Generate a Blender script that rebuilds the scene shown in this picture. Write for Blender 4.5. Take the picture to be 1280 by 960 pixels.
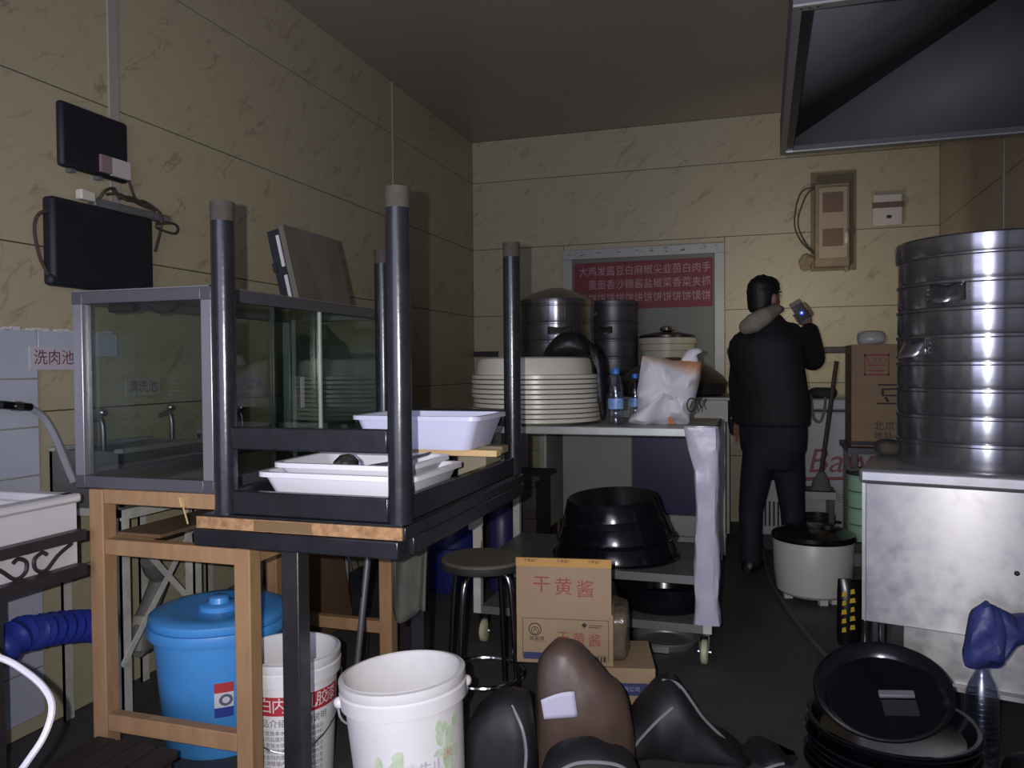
import bpy, math, random
from mathutils import Vector, Matrix, noise as mnoise
random.seed(7)
for o in list(bpy.data.objects): bpy.data.objects.remove(o)
SC = bpy.context.scene
COL = SC.collection
R = math.radians
# ---------------------------------------------------------------- camera
FPX = 985.0
YAW, PITCH, ROLL, CH = R(17.6), R(-1.31), R(0.45), 1.2
_fw = Vector((-math.sin(YAW)*math.cos(PITCH), math.cos(YAW)*math.cos(PITCH), math.sin(PITCH)))
_r0 = Vector((math.cos(YAW), math.sin(YAW), 0)); _u0 = _r0.cross(_fw)
_rt = _r0*math.cos(ROLL) - _u0*math.sin(ROLL); _up = _u0*math.cos(ROLL) + _r0*math.sin(ROLL)
CAM = Vector((0, 0, CH))
cd = bpy.data.cameras.new('camera'); cam = bpy.data.objects.new('camera', cd); COL.objects.link(cam)
cd.sensor_width = 36; cd.lens = 36*FPX/1280; cd.clip_start = .02
m = Matrix((_rt, _up, -_fw)).transposed().to_4x4(); m.translation = CAM
cam.matrix_world = m; SC.camera = cam
# ---------------------------------------------------------------- view + world
SC.view_settings.view_transform = 'Standard'; SC.view_settings.look = 'None'
SC.view_settings.gamma = 1; SC.view_settings.use_curve_mapping = False
SC.view_settings.exposure = 0.0
W = bpy.data.worlds.new('world'); SC.world = W; W.use_nodes = True
W.node_tree.nodes['Background'].inputs[0].default_value = (.62, .68, 1.0, 1)
W.node_tree.nodes['Background'].inputs[1].default_value = .7
def lamp(name, kind, loc, energy, color, **kw):
    l = bpy.data.lights.new(name, kind); l.energy = energy; l.color = color
    for k, v in kw.items(): setattr(l, k, v)
    o = bpy.data.objects.new(name, l); COL.objects.link(o); o.location = loc
    return o
# phone flash beside the lens
fl = lamp('phone_flash', 'SPOT', CAM - _rt*.06 + _up*.02, 150, (1.0, .97, .97), shadow_soft_size=.006, spot_size=R(105), spot_blend=.85)
fl.rotation_euler = cam.rotation_euler
# daylight from the open shop front behind the photographer
da = lamp('shop_front_daylight', 'AREA', (-.9, -1.45, 1.5), 46, (.71, .73, 1.0), shape='RECTANGLE', size=2.2, size_y=2.0)
da.rotation_euler = (R(90), 0, 0)

def P(px, py, X=None, Y=None, Z=None, D=None):
    """photo pixel (1280x960) to the point of its ray on a known plane"""
    d = _fw + _rt*((px-640)/FPX) + _up*((480-py)/FPX)
    if X is not None: t = (X-CAM.x)/d.x
    elif Y is not None: t = (Y-CAM.y)/d.y
    elif Z is not None: t = (Z-CAM.z)/d.z
    else: t = D
    return CAM + d*t

# ---------------------------------------------------------------- materials
def lin(c):
    return tuple((x/12.92 if x <= .04045 else ((x+.055)/1.055)**2.4) for x in c)
def hexc(h): return lin(tuple(int(h[i:i+2], 16)/255 for i in (0, 2, 4)))
_M = {}
def mat(name, col, rough=.5, metal=0., col2=None, ns=8., nd=4, amt=.5, bump=0., bs=None, spec=.5, stretch=None, coat=0, emis=None, es=0., r2=None, aniso=0, tang=None):
    if name in _M: return _M[name]
    m = bpy.data.materials.new(name); m.use_nodes = True; nt = m.node_tree
    b = nt.nodes['Principled BSDF']
    c = hexc(col) if isinstance(col, str) else col
    b.inputs['Base Color'].default_value = (*c, 1); b.inputs['Roughness'].default_value = rough
    b.inputs['Metallic'].default_value = metal; b.inputs['Specular IOR Level'].default_value = spec
    b.inputs['Coat Weight'].default_value = coat
    if tang:
        b.inputs['Anisotropic'].default_value = .85; b.inputs['Anisotropic Rotation'].default_value = .25
        cx = nt.nodes.new('ShaderNodeCombineXYZ'); cx.inputs[0].default_value, cx.inputs[1].default_value = tang; nt.links.new(cx.outputs[0], b.inputs['Tangent'])
    if aniso:
        b.inputs['Anisotropic'].default_value = aniso; b.inputs['Anisotropic Rotation'].default_value = .25; tg = nt.nodes.new('ShaderNodeTangent'); tg.direction_type = 'RADIAL'; tg.axis = 'Z'; nt.links.new(tg.outputs[0], b.inputs['Tangent'])
    if emis: b.inputs['Emission Color'].default_value = (*emis, 1); b.inputs['Emission Strength'].default_value = es
    if col2 is not None or bump or r2 is not None:
        tc = nt.nodes.new('ShaderNodeTexCoord'); n = nt.nodes.new('ShaderNodeTexNoise')
        n.inputs['Scale'].default_value = ns; n.inputs['Detail'].default_value = nd; n.inputs['Roughness'].default_value = .6
        src = tc.outputs['Object']
        if stretch:
            mp = nt.nodes.new('ShaderNodeMapping'); mp.inputs['Scale'].default_value = stretch
            nt.links.new(src, mp.inputs[0]); src = mp.outputs[0]
        nt.links.new(src, n.inputs['Vector'])
        if col2 is not None:
            rp = nt.nodes.new('ShaderNodeValToRGB')
            rp.color_ramp.elements[0].position = .5-amt*.4; rp.color_ramp.elements[1].position = .5+amt*.4
            c2 = hexc(col2) if isinstance(col2, str) else col2
            rp.color_ramp.elements[0].color = (*c, 1); rp.color_ramp.elements[1].color = (*c2, 1)
            nt.links.new(n.outputs['Fac'], rp.inputs[0]); nt.links.new(rp.outputs[0], b.inputs['Base Color'])
        if r2 is not None:
            mr = nt.nodes.new('ShaderNodeMapRange'); mr.inputs[1].default_value = .35; mr.inputs[2].default_value = .65
            mr.inputs[3].default_value = rough; mr.inputs[4].default_value = r2
            nt.links.new(n.outputs['Fac'], mr.inputs[0]); nt.links.new(mr.outputs[0], b.inputs['Roughness'])
        if bump:
            n2 = n
            if bs:
                n2 = nt.nodes.new('ShaderNodeTexNoise'); n2.inputs['Scale'].default_value = bs; n2.inputs['Detail'].default_value = 4
                nt.links.new(src, n2.inputs['Vector'])
            bp = nt.nodes.new('ShaderNodeBump'); bp.inputs['Strength'].default_value = bump; bp.inputs['Distance'].default_value = .02
            nt.links.new(n2.outputs['Fac'], bp.inputs['Height']); nt.links.new(bp.outputs[0], b.inputs['Normal'])
    _M[name] = m
    return m
def glass_mat(name, tint, refl=.06, rough=.02):
    m = bpy.data.materials.new(name); m.use_nodes = True; nt = m.node_tree; nt.nodes.remove(nt.nodes['Principled BSDF'])
    out = nt.nodes['Material Output']; t = nt.nodes.new('ShaderNodeBsdfTransparent'); t.inputs[0].default_value = (*tint, 1)
    g = nt.nodes.new('ShaderNodeBsdfGlossy'); g.inputs['Roughness'].default_value = rough
    lw = nt.nodes.new('ShaderNodeLayerWeight'); lw.inputs[0].default_value = .5
    pw = nt.nodes.new('ShaderNodeMath'); pw.operation = 'POWER'; pw.inputs[1].default_value = 4; nt.links.new(lw.outputs['Facing'], pw.inputs[0])
    ma = nt.nodes.new('ShaderNodeMath'); ma.operation = 'MULTIPLY_ADD'; ma.inputs[1].default_value = .7; ma.inputs[2].default_value = refl; nt.links.new(pw.outputs[0], ma.inputs[0])
    mx = nt.nodes.new('ShaderNodeMixShader'); nt.links.new(ma.outputs[0], mx.inputs[0])
    nt.links.new(t.outputs[0], mx.inputs[1]); nt.links.new(g.outputs[0], mx.inputs[2]); nt.links.new(mx.outputs[0], out.inputs[0])
    return m
def marble_mat(name, base, vein):
    m = bpy.data.materials.new(name); m.use_nodes = True; nt = m.node_tree; b = nt.nodes['Principled BSDF']
    L = nt.links.new
    tc = nt.nodes.new('ShaderNodeTexCoord'); sp = nt.nodes.new('ShaderNodeSeparateXYZ'); L(tc.outputs['Object'], sp.inputs[0])
    def mm(op, a_, b_):
        n_ = nt.nodes.new('ShaderNodeMath'); n_.operation = op
        for i, q in enumerate((a_, b_)):
            if isinstance(q, (int, float)): n_.inputs[i].default_value = q
            else: L(q, n_.inputs[i])
        return n_.outputs[0]
    hh = mm('ADD', sp.outputs[0], sp.outputs[1])
    al = mm('ADD', mm('MULTIPLY', hh, .75), mm('MULTIPLY', sp.outputs[2], .66)); ac_ = mm('SUBTRACT', mm('MULTIPLY', sp.outputs[2], .75), mm('MULTIPLY', hh, .66))
    cb = nt.nodes.new('ShaderNodeCombineXYZ'); L(mm('MULTIPLY', al, 2.6), cb.inputs[0]); L(mm('MULTIPLY', ac_, 8.5), cb.inputs[1])
    n0 = nt.nodes.new('ShaderNodeTexNoise'); n0.inputs['Scale'].default_value = 1.3; n0.inputs['Detail'].default_value = 4; L(cb.outputs[0], n0.inputs['Vector'])
    cb2 = nt.nodes.new('ShaderNodeCombineXYZ'); L(mm('MULTIPLY', al, 4.2), cb2.inputs[0]); L(mm('MULTIPLY', ac_, 14.0), cb2.inputs[1]); cb2.inputs[2].default_value = 3.3
    n1 = nt.nodes.new('ShaderNodeTexNoise'); n1.inputs['Scale'].default_value = 1.0; n1.inputs['Detail'].default_value = 6; n1.inputs['Distortion'].default_value = .5; L(cb2.outputs[0], n1.inputs['Vector'])
    sb = nt.nodes.new('ShaderNodeMath'); sb.operation = 'SUBTRACT'; sb.inputs[1].default_value = .5; L(n1.outputs['Fac'], sb.inputs[0])
    ab = nt.nodes.new('ShaderNodeMath'); ab.operation = 'ABSOLUTE'; L(sb.outputs[0], ab.inputs[0])
    rp = nt.nodes.new('ShaderNodeValToRGB'); rp.color_ramp.elements[0].position = 0; rp.color_ramp.elements[1].position = .03
    rp.color_ramp.elements[0].color = (1, 1, 1, 1); rp.color_ramp.elements[1].color = (0, 0, 0, 1); L(ab.outputs[0], rp.inputs[0])
    gate = nt.nodes.new('ShaderNodeMapRange'); gate.inputs[1].default_value = .46; gate.inputs[2].default_value = .66; gate.inputs[4].default_value = .68
    L(n0.outputs['Fac'], gate.inputs[0])
    mu = nt.nodes.new('ShaderNodeMath'); mu.operation = 'MULTIPLY'; L(rp.outputs[0], mu.inputs[0]); L(gate.outputs[0], mu.inputs[1])
    mx = nt.nodes.new('ShaderNodeMix'); mx.data_type = 'RGBA'; mx.inputs[6].default_value = (*hexc(base), 1); mx.inputs[7].default_value = (*hexc(vein), 1)
    L(mu.outputs[0], mx.inputs[0]); L(mx.outputs[2], b.inputs['Base Color'])
    b.inputs['Roughness'].default_value = .42; b.inputs['Specular IOR Level'].default_value = .35
    return m
MAR = marble_mat('cream_marbled_panel', 'a9a086', '756a53')
JOINT = mat('panel_joint', '4a4034', .8)
WHT = mat('white_plastic', 'dcdcdc', .35, col2='c8c8c8', ns=5, amt=.7)
BWHT = mat('bucket_plastic', 'e4e2e2', .34, col2='d2d0d2', ns=7, amt=.8)
BLK = mat('black_paint', '15161b', .24, col2='24252b', ns=14, amt=.7, bump=.05)
BLKV = mat('black_vinyl', '17171b', .6, col2='1d1c20', ns=9, amt=.8, bump=.2, bs=7)
PAN = mat('black_enamel', '0b0c12', .17, col2='15151c', ns=6, amt=.8)
MATB = mat('matt_black_case', '11111a', .6, col2='191923', ns=10)
SS = mat('brushed_stainless', 'a8a8ac', .2, .9, col2='8e8e93', ns=3, amt=.9, stretch=(1, 1, 14), r2=.26, aniso=.8)
SSD = mat('smudged_stainless', '9a9aa0', .36, .7, col2='a5a4a2', ns=9, nd=8, amt=.5, r2=.46, bump=.04)
ALU = mat('dull_aluminium', '9c9c9e', .24, .85, col2='828286', ns=6, amt=.8, aniso=.75)
SSP = mat('stained_brushed_panel', '78777a', .3, .85, col2='96948f', ns=16, nd=9, amt=.8, r2=.40, tang=(.974, -.225))
ALF = mat('aluminium_profile', 'b4b4bc', .36, .85)
CHR = mat('chrome', 'c0c0c2', .14, 1.)
WOOD = mat('pine_wood', 'ab8861', .62, col2='8c6b4b', ns=5, stretch=(5, 5, 1), amt=.9, bump=.1)
WOODL = mat('pale_plank_wood', 'd9bd8c', .6, col2='c7a673', ns=6, stretch=(1, 8, 8), amt=.8)
CHIP = mat('raw_chipboard', 'b08a62', .85, col2='755437', ns=38, amt=.5, bump=.3)
PLY = mat('brown_fibreboard', '6d533b', .7, col2='5b4531', ns=4)
CARD = mat('cardboard', '9a8469', .75, col2='8c765b', ns=4, amt=.8)
GREYM = mat('grey_metal', '77787a', .45, .3, col2='626366', ns=7)
DGREY = mat('dark_grey_metal', '2c2c2e', .5, col2='3a3938', ns=8)
CREAM = mat('white_angle_iron', 'cfcfc6', .5, col2='a8a79c', ns=11, amt=.5)
FLOOR = mat('dark_concrete', '38373a', .5, col2='4d4a49', ns=2.2, nd=8, amt=.8, bump=.12, bs=40, r2=.75)
CEIL = mat('ceiling_board', '9a8f86', .33, col2='948981', ns=1.5, spec=.4)
TILE = mat('pale_blue_tile', 'b6bac6', .25, col2='a9adba', ns=2)
RED = mat('red_print', '9a2a2c', .6)
INK = mat('black_print', '2b2422', .7)
WINK = mat('white_print', 'd8d4d2', .6)
GLS = glass_mat('case_glass', (.88, .91, .89), .045)
GLS2 = glass_mat('green_sliding_glass', (.68, .77, .71))
PET = glass_mat('clear_bottle_plastic', (.86, .89, .93), rough=.06)
PETR = glass_mat('ribbed_bottle_plastic', (.84, .87, .94), .10, .25)

# ---------------------------------------------------------------- mesh helpers
class MB:
    def __init__(s, o=(0, 0, 0)): s.v = []; s.f = []; s.sm = []; s.o = Vector(o)
    def add(s, vs, fs, smooth=False):
        n = len(s.v); s.v += [Vector(v) for v in vs]; s.f += [tuple(i+n for i in f) for f in fs]; s.sm += [smooth]*len(fs); return s
    def xf(s, M, start=0):
        for i in range(start, len(s.v)): s.v[i] = M @ s.v[i]
        return s
    def box(s, x0, y0, z0, x1, y1, z1):
        v = [(x, y, z) for z in (z0, z1) for y in (y0, y1) for x in (x0, x1)]
        return s.add(v, [(0, 2, 3, 1), (4, 5, 7, 6), (0, 1, 5, 4), (2, 6, 7, 3), (0, 4, 6, 2), (1, 3, 7, 5)])
    def cbox(s, c, d): return s.box(c[0]-d[0]/2, c[1]-d[1]/2, c[2]-d[2]/2, c[0]+d[0]/2, c[1]+d[1]/2, c[2]+d[2]/2)
    def beam(s, p, q, w, h, up=(0, 0, 1)):
        p, q = Vector(p), Vector(q); d = (q-p).normalized(); u = Vector(up)
        if abs(d.dot(u)) > .99: u = Vector((1, 0, 0))
        sd = d.cross(u).normalized(); u = sd.cross(d)
        v = [a + sd*(sx*w/2) + u*(sz*h/2) for a in (p, q) for sz in (-1, 1) for sx in (-1, 1)]
        return s.add(v, [(0, 1, 3, 2), (4, 6, 7, 5), (0, 4, 5, 1), (2, 3, 7, 6), (0, 2, 6, 4), (1, 5, 7, 3)])
    def lathe(s, prof, c=(0, 0, 0), n=32, smooth=True, sy=1.):
        c = Vector(c); vs = []; fs = []; idx = []
        for r, z in prof:
            if r < 1e-6: idx.append([len(vs)]); vs.append(c+Vector((0, 0, z)))
            else:
                idx.append(list(range(len(vs), len(vs)+n)))
                vs += [c+Vector((r*math.cos(2*math.pi*k/n), sy*r*math.sin(2*math.pi*k/n), z)) for k in range(n)]
        for a, b in zip(idx[:-1], idx[1:]):
            for k in range(n):
                k2 = (k+1) % n
                if len(a) == 1 and len(b) == 1: continue
                if len(a) == 1: fs.append((a[0], b[k2], b[k]))
                elif len(b) == 1: fs.append((a[k], a[k2], b[0]))
                else: fs.append((a[k], a[k2], b[k2], b[k]))
        return s.add(vs, fs, smooth)
    def tube(s, pts, r, n=8, closed=False, smooth=True):
        pts = [Vector(p) for p in pts]; N = len(pts); rr = r if isinstance(r, (list, tuple)) else [r]*N
        T = []
        for i in range(N):
            a = pts[(i-1) % N] if closed or i > 0 else pts[i]; b = pts[(i+1) % N] if closed or i < N-1 else pts[i]
            T.append((b-a).normalized())
        u = Vector((0, 0, 1)) if abs(T[0].z) < .9 else Vector((1, 0, 0))
        vs = []; fs = []
        for i in range(N):
            u = (u - T[i]*u.dot(T[i])).normalized(); w = T[i].cross(u)
            vs += [pts[i] + (u*math.cos(2*math.pi*k/n) + w*math.sin(2*math.pi*k/n))*rr[i] for k in range(n)]
        for i in range(N if closed else N-1):
            j = (i+1) % N
            for k in range(n): fs.append((i*n+k, i*n+(k+1) % n, j*n+(k+1) % n, j*n+k))
        if not closed: fs += [tuple(range(n-1, -1, -1)), tuple((N-1)*n+k for k in range(n))]
        return s.add(vs, fs, smooth)
    def ring(s, c, R_, r, n=36, m=8, M=None):
        c = Vector(c); p = [Vector((R_*math.cos(2*math.pi*k/n), R_*math.sin(2*math.pi*k/n), 0)) for k in range(n)]
        if M: p = [M @ q for q in p]
        return s.tube([c+q for q in p], r, m, True)
    def sheet(s, fn, nu, nv, smooth=True):
        vs = [fn(i/nu, j/nv) for j in range(nv+1) for i in range(nu+1)]
        fs = [(j*(nu+1)+i, j*(nu+1)+i+1, (j+1)*(nu+1)+i+1, (j+1)*(nu+1)+i) for j in range(nv) for i in range(nu)]
        return s.add(vs, fs, smooth)
    def blob(s, c, d, e=.7, n=28, m=16, amp=.0, freq=3., M=None, seed=0):
        """rounded lump: superellipsoid with folds"""
        c = Vector(c); vs = []; fs = []
        pw = lambda x, k: math.copysign(abs(x)**k, x)
        for j in range(m+1):
            a = -math.pi/2 + math.pi*j/m
            for k in range(n):
                b = 2*math.pi*k/n
                q = Vector((d[0]*pw(math.cos(a), e)*pw(math.cos(b), e), d[1]*pw(math.cos(a), e)*pw(math.sin(b), e), d[2]*pw(math.sin(a), e)))
                if amp: q = q*(1+amp*mnoise.noise(Vector((q.x*freq+seed*7.1, q.y*freq, q.z*freq))*3))
                if M: q = M @ q
                vs.append(c+q)
        for j in range(m):
            for k in range(n): fs.append((j*n+k, j*n+(k+1) % n, (j+1)*n+(k+1) % n, (j+1)*n+k))
        return s.add(vs, fs, True)
    def loft(s, rings, n=16, smooth=True):
        """rings: (centre, a-vector, b-vector); ends closed"""
        vs = []; fs = []
        for c, a, b in rings:
            c, a, b = Vector(c), Vector(a), Vector(b)
            vs += [c + a*math.cos(2*math.pi*k/n) + b*math.sin(2*math.pi*k/n) for k in range(n)]
        for i in range(len(rings)-1):
            for k in range(n): fs.append((i*n+k, i*n+(k+1) % n, (i+1)*n+(k+1) % n, (i+1)*n+k))
        fs += [tuple(range(n-1, -1, -1)), tuple((len(rings)-1)*n+k for k in range(n))]
        return s.add(vs, fs, smooth)
    def pillow(s, outline, thick, amp=.0, freq=8., seed=0, flat=False, back=.7):
        """stuffed shape between a closed outline: bulges to both sides along local y"""
        pts = catmull(outline, 4, True); N = len(pts); c = sum(pts, Vector())/N; vs = []; fs = []
        lv = [(1, 0)] + [(k, -1) for k in (.93, .8, .6, .35, .12)] + [(k, 1) for k in (.93, .8, .6, .35, .12)]
        for k, sd in lv:
            for p in pts:
                q = c + (p-c)*k; q.y += sd*thick*(1-k*k)**.5*(1 if sd < 0 else back)
                if amp: q += Vector((.5, 1, .6))*(amp*mnoise.noise(Vector((q.x*freq+seed, q.y*freq, q.z*freq))))*(0.4 if k == 1 else 1)
                vs.append(q)
        def strip(a, b):
            for k in range(N): fs.append((a*N+k, a*N+(k+1) % N, b*N+(k+1) % N, b*N+k))
        strip(0, 1)
        for k in range(1, 5): strip(k, k+1)
        strip(0, 6)
        for k in range(6, 10): strip(k, k+1)
        fs.append(tuple(5*N+k for k in range(N))); fs.append(tuple(10*N+k for k in range(N-1, -1, -1)))
        return s.add(vs, fs, not flat)
    def text(s, string, size, fn, bold=0., spacing=1., align='CENTER', depth=.0):
        cu = bpy.data.curves.new('t', 'FONT'); cu.body = string; cu.size = size; cu.align_x = align; cu.align_y = 'CENTER'
        cu.space_character = spacing; cu.resolution_u = 2
        ob = bpy.data.objects.new('t', cu); COL.objects.link(ob)
        me = bpy.data.meshes.new_from_object(ob.evaluated_get(bpy.context.evaluated_depsgraph_get()))
        s.add([fn(v.co.x, v.co.y) for v in me.vertices], [tuple(p.vertices) for p in me.polygons])
        bpy.data.objects.remove(ob); bpy.data.curves.remove(cu); bpy.data.meshes.remove(me)
        return s
    def mesh(s, name):
        me = bpy.data.meshes.new(name); me.from_pydata([v-s.o for v in s.v], [], s.f); me.update()
        me.polygons.foreach_set('use_smooth', s.sm)
        me.set_sharp_from_angle(angle=R(38)); return me
def obj(name, mb, m, parent=None, bev=0., subd=0, solid=0., wn=False):
    o = bpy.data.objects.new(name, mb.mesh(name) if isinstance(mb, MB) else mb); COL.objects.link(o)
    if m:
        if not o.data.materials: o.data.materials.append(m)
    if parent: o.parent = parent
    if solid: k = o.modifiers.new('solid', 'SOLIDIFY'); k.thickness = solid; k.offset = 0
    if bev: k = o.modifiers.new('bevel', 'BEVEL'); k.width = bev; k.segments = 2; k.limit_method = 'ANGLE'
    if subd: k = o.modifiers.new('subd', 'SUBSURF'); k.levels = k.render_levels = subd
    return o
def tag(o, label, cat, group=None):
    o['label'] = label; o['category'] = cat
    if group: o['group'] = group
    return o
def thing(name, label, cat, loc, rz=0, group=None, rot=None):
    o = bpy.data.objects.new(name, None); COL.objects.link(o); o.location = loc; o.empty_display_size = .05
    o.rotation_euler = rot if rot else (0, 0, rz)
    return tag(o, label, cat, group)
def single(name, mb, m, label, cat, loc=None, group=None, rot=None, **kw):
    if loc is not None and mb.o.length == 0 and rot is None: mb.o = Vector(loc)
    o = obj(name, mb, m, **kw)
    if loc is not None: o.location = loc
    if rot: o.rotation_euler = rot
    return tag(o, label, cat, group)
def struct(name, mb, m, parent=None, **kw):
    o = obj(name, mb, m, parent, **kw)
    if not parent: o['kind'] = 'structure'
    return o
def copy_tree(o, parent=None):
    c = o.copy(); COL.objects.link(c)
    if parent: c.parent = parent
    for ch in list(o.children): copy_tree(ch, c)
    return c
def catmull(pts, k=6, closed=False):
    pts = [Vector(p) for p in pts]; out = []; n = len(pts)
    for i in range(n if closed else n-1):
        g = lambda j: pts[j % n] if closed else pts[max(0, min(n-1, j))]
        a, b, c, d = g(i-1), g(i), g(i+1), g(i+2)
        for t in range(k):
            t /= k
            out.append(.5*((2*b)+(c-a)*t+(2*a-5*b+4*c-d)*t*t+(3*b-a-3*c+d)*t*t*t))
    if not closed: out.append(pts[-1])
    return out
# ================================================================ setting
XL, XR, YB, YF, ZC = -2.30, 1.19, 6.20, -1.60, 3.06
struct('floor', MB().box(XL-.15, YF-.1, -.1, XR+.15, YB+.15, 0), FLOOR)
struct('ceiling', MB().box(XL-.15, YF-.1, ZC, XR+.15, YB+.15, ZC+.1), CEIL)
ZL = [0, .507, 1.06, 1.613, 2.166, 2.719, ZC]
G = .0025
wl = struct('wall_left', MB().box(XL-.13, YF, 0, XL-.008, YB+.008, ZC), JOINT)
YS = [YF, .02, 2.37, 4.72, YB]
for a, b in zip(YS[:-1], YS[1:]):
    for c, d in zip(ZL[:-1], ZL[1:]):
        struct('panel', MB().box(XL-.01, a+G, c+G, XL, b-G, d-G), MAR, wl)
for y, w in ((2.37, .022), (4.72, .016)):
    struct('joint_strip', MB().box(XL-.002, y-w, .9 if y > 3 else 1.75, XL+.006, y+w, ZC), mat('joint_strip_white', '9d978c', .6), wl)
# old tiles low on the left wall
ye, tz = 2.02, [1.33-.16*i for i in range(9)]
for i in range(8):
    for j in range(3):
        y1 = ye-.3*j
        struct('tile', MB().box(XL-.001, y1-.3+.0015, tz[i+1]+.0015, XL+.009, y1-.0015, tz[i]-.0015), TILE, wl, bev=.002)
struct('tile', MB().box(XL-.001, ye+.0015, 1.245, XL+.009, 2.36, 1.33), TILE, wl, bev=.002)
rg = MB()
for k in range(46):
    y = 1.1+1.25*k/46; rg.cbox((XL+.004, y, 1.331+.004*math.sin(k*1.7)), (.008, .0285, .010+.003*math.sin(k*2.9)))
struct('mortar_edge', rg, mat('mortar', 'c4c2c4', .9), wl)
# back wall with doorway
DX0, DX1, DZ = P(705, 400, Y=YB).x, P(906, 400, Y=YB).x, 2.12
wb = struct('wall_back', MB().box(XL-.13, YB+.008, 0, XR+.13, YB+.13, ZC), JOINT)
for c, d in zip(ZL[:-1], ZL[1:]):
    if c < DZ:
        for a, b in ((XL, DX0), (DX1, XR)): struct('panel', MB().box(a+G, YB, c+G, b-G, YB+.01, d-G), MAR, wb)
        if d > DZ: struct('panel', MB().box(DX0+G, YB, DZ+G, DX1-G, YB+.01, d-G), MAR, wb)
    else: struct('panel', MB().box(XL+G, YB, c+G, XR-G, YB+.01, d-G), MAR, wb)
wr = struct('wall_right', MB().box(XR+.008, YF, 0, XR+.13, YB+.008, ZC), JOINT)
MARR = marble_mat('shaded_marbled_panel', 'a79784', '7d6a56')  # same panels, browner base colour stands in for dimmer light on this wall
for a, b in ((YF, .8), (.8, 2.8), (2.8, 4.67), (4.67, YB)):
    for c, d in zip(ZL[:-1], ZL[1:]):
        struct('panel', MB().box(XR, a+G, c+G, XR+.01, b-G, d-G), MARR, wr)
struct('joint_strip', MB().box(XR-.005, 4.655, .0, XR+.002, 4.685, ZC), mat('joint_strip_white', '9d978c', .6), wr)
# shop front behind the photographer, wide open
wf = struct('wall_front', MB().box(XL-.13, YF-.1, 0, -2.1, YF, ZC).box(.9, YF-.1, 0, XR+.13, YF, ZC).box(-2.1, YF-.1, 2.6, .9, YF, ZC), mat('front_wall', '8a8378', .8))
# dado rail, dark
DARKT = mat('dark_brown_trim', '1f1713', .5)
zt = P(980, 438, Y=YB).z
struct('trim_1', MB().box(DX1+.02, YB-.03, zt-.022, XR-.01, YB, zt+.022), DARKT, bev=.004)
struct('trim_2', MB().box(XL+.01, YB-.03, zt-.022, XL+.22, YB, zt+.022), DARKT, bev=.004)
# doorway
dr = bpy.data.objects.new('door_1', None); COL.objects.link(dr); dr.location = ((DX0+DX1)/2, YB, 0); dr['kind'] = 'structure'
o = dr.location
UPVC = mat('white_upvc', 'a9aaa8', .4, col2='9b9c9a', ns=3)
fw_ = .075
for a, b in ((DX0, DX0+fw_), (DX1-fw_, DX1)): obj('jamb', MB(o).box(a, YB-.03, 0, b, YB+.01, DZ-fw_), UPVC, dr, bev=.004)
hd = obj('head', MB(o).box(DX0, YB-.03, DZ-fw_, DX1, YB+.01, DZ), UPVC, dr, bev=.004)
mk = MB(o); x = DX0+.05
while x < DX1-.05:
    for k in range(random.randint(2, 4)):
        mk.cbox((x+random.uniform(0, .05), YB-.0305, DZ-.035+random.uniform(-.02, .02)), (random.uniform(.008, .03), .001, random.uniform(.003, .008)))
    x += random.uniform(.09, .16)
obj('film_print', mk, mat('faded_film_print', '62656a', .7), hd)
obj('leaf', MB(o).box(DX0+fw_, YB-.012, 0, DX1-fw_, YB+.008, DZ-fw_), mat('grey_green_leaf', '5f625a', .5, col2='666860', ns=2), dr)
# ================================================================ menu banner on the door
bx0, bx1 = DX0+fw_+.015, DX1-fw_-.012
bz1, bz0 = P(889, 322, Y=YB).z, P(889, 383, Y=YB).z
t = thing('menu_banner', 'red menu banner with rows of white Chinese characters on the back door', 'banner', ((bx0+bx1)/2, YB-.016, bz0))
obj('cloth', MB(t.location).box(bx0, YB-.019, bz0, bx1, YB-.014, bz1), mat('red_banner', '6e2431', .6), t)
rows = ['大鸡发酱豆白麻椒尖韭茴白肉手', '　蛋面香沙糖酱盐椒菜香菜夹抓', '饼饼饼饼饼饼饼饼饼饼饼饼馍饼']
lt = MB(t.location)
cw = (bx1-bx0-.05)/14
for r_, row in enumerate(rows):
    zc = bz1-.075-r_*(bz1-bz0-.05)/3
    for k, ch in enumerate(row):
        if ch == '　': continue
        xc = bx0+.045+cw*(k+.42)
        lt.text(ch, cw*.98, lambda a, b, xc=xc, zc=zc: (xc+a, YB-.0205, zc+b*1.12), bold=.012)
obj('lettering', lt, mat('pink_white_print', 'a58686', .6), t)

# ================================================================ wall fittings, back wall
def brect(px0, py0, px1, py1, Y):
    a, b = P(px0, py0, Y=Y), P(px1, py1, Y=Y); return a.x, a.z, b.x, b.z
x0, z1, x1, z0 = brect(1015, 222, 1066, 334, YB)
t = thing('fuse_box', 'old beige fuse box with two meter windows and loose wires on back wall', 'fuse box', ((x0+x1)/2, YB, z0))
BEI = mat('grimy_beige', '8d7e68', .6, col2='74664f', ns=9)
o = t.location
obj('back_board', MB(o).box(x0-.01, YB-.012, z0-.02, x1+.02, YB-.001, z1+.03), mat('grimy_board', '776a54', .7, col2='6a5d49', ns=8), t)
obj('case', MB(o).box(x0+.015, YB-.10, z0, x1-.03, YB-.012, z1-.07), BEI, t, bev=.008)
fx0, fx1, fz0, fz1 = x0+.065, x1-.075, z0+.09, z1-.13
obj('cover', MB(o).box(fx0-.025, YB-.112, fz0-.03, fx1+.03, YB-.10, fz1+.03), mat('beige_cover', '9a8b74', .5), t, bev=.004)
for a, b in ((.66, .98), (.12, .4)):
    obj('meter_window', MB(o).box(fx0, YB-.116, fz0+(fz1-fz0)*a, fx1, YB-.112, fz0+(fz1-fz0)*b), mat('brown_window', '6a5746', .3), t)
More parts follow.
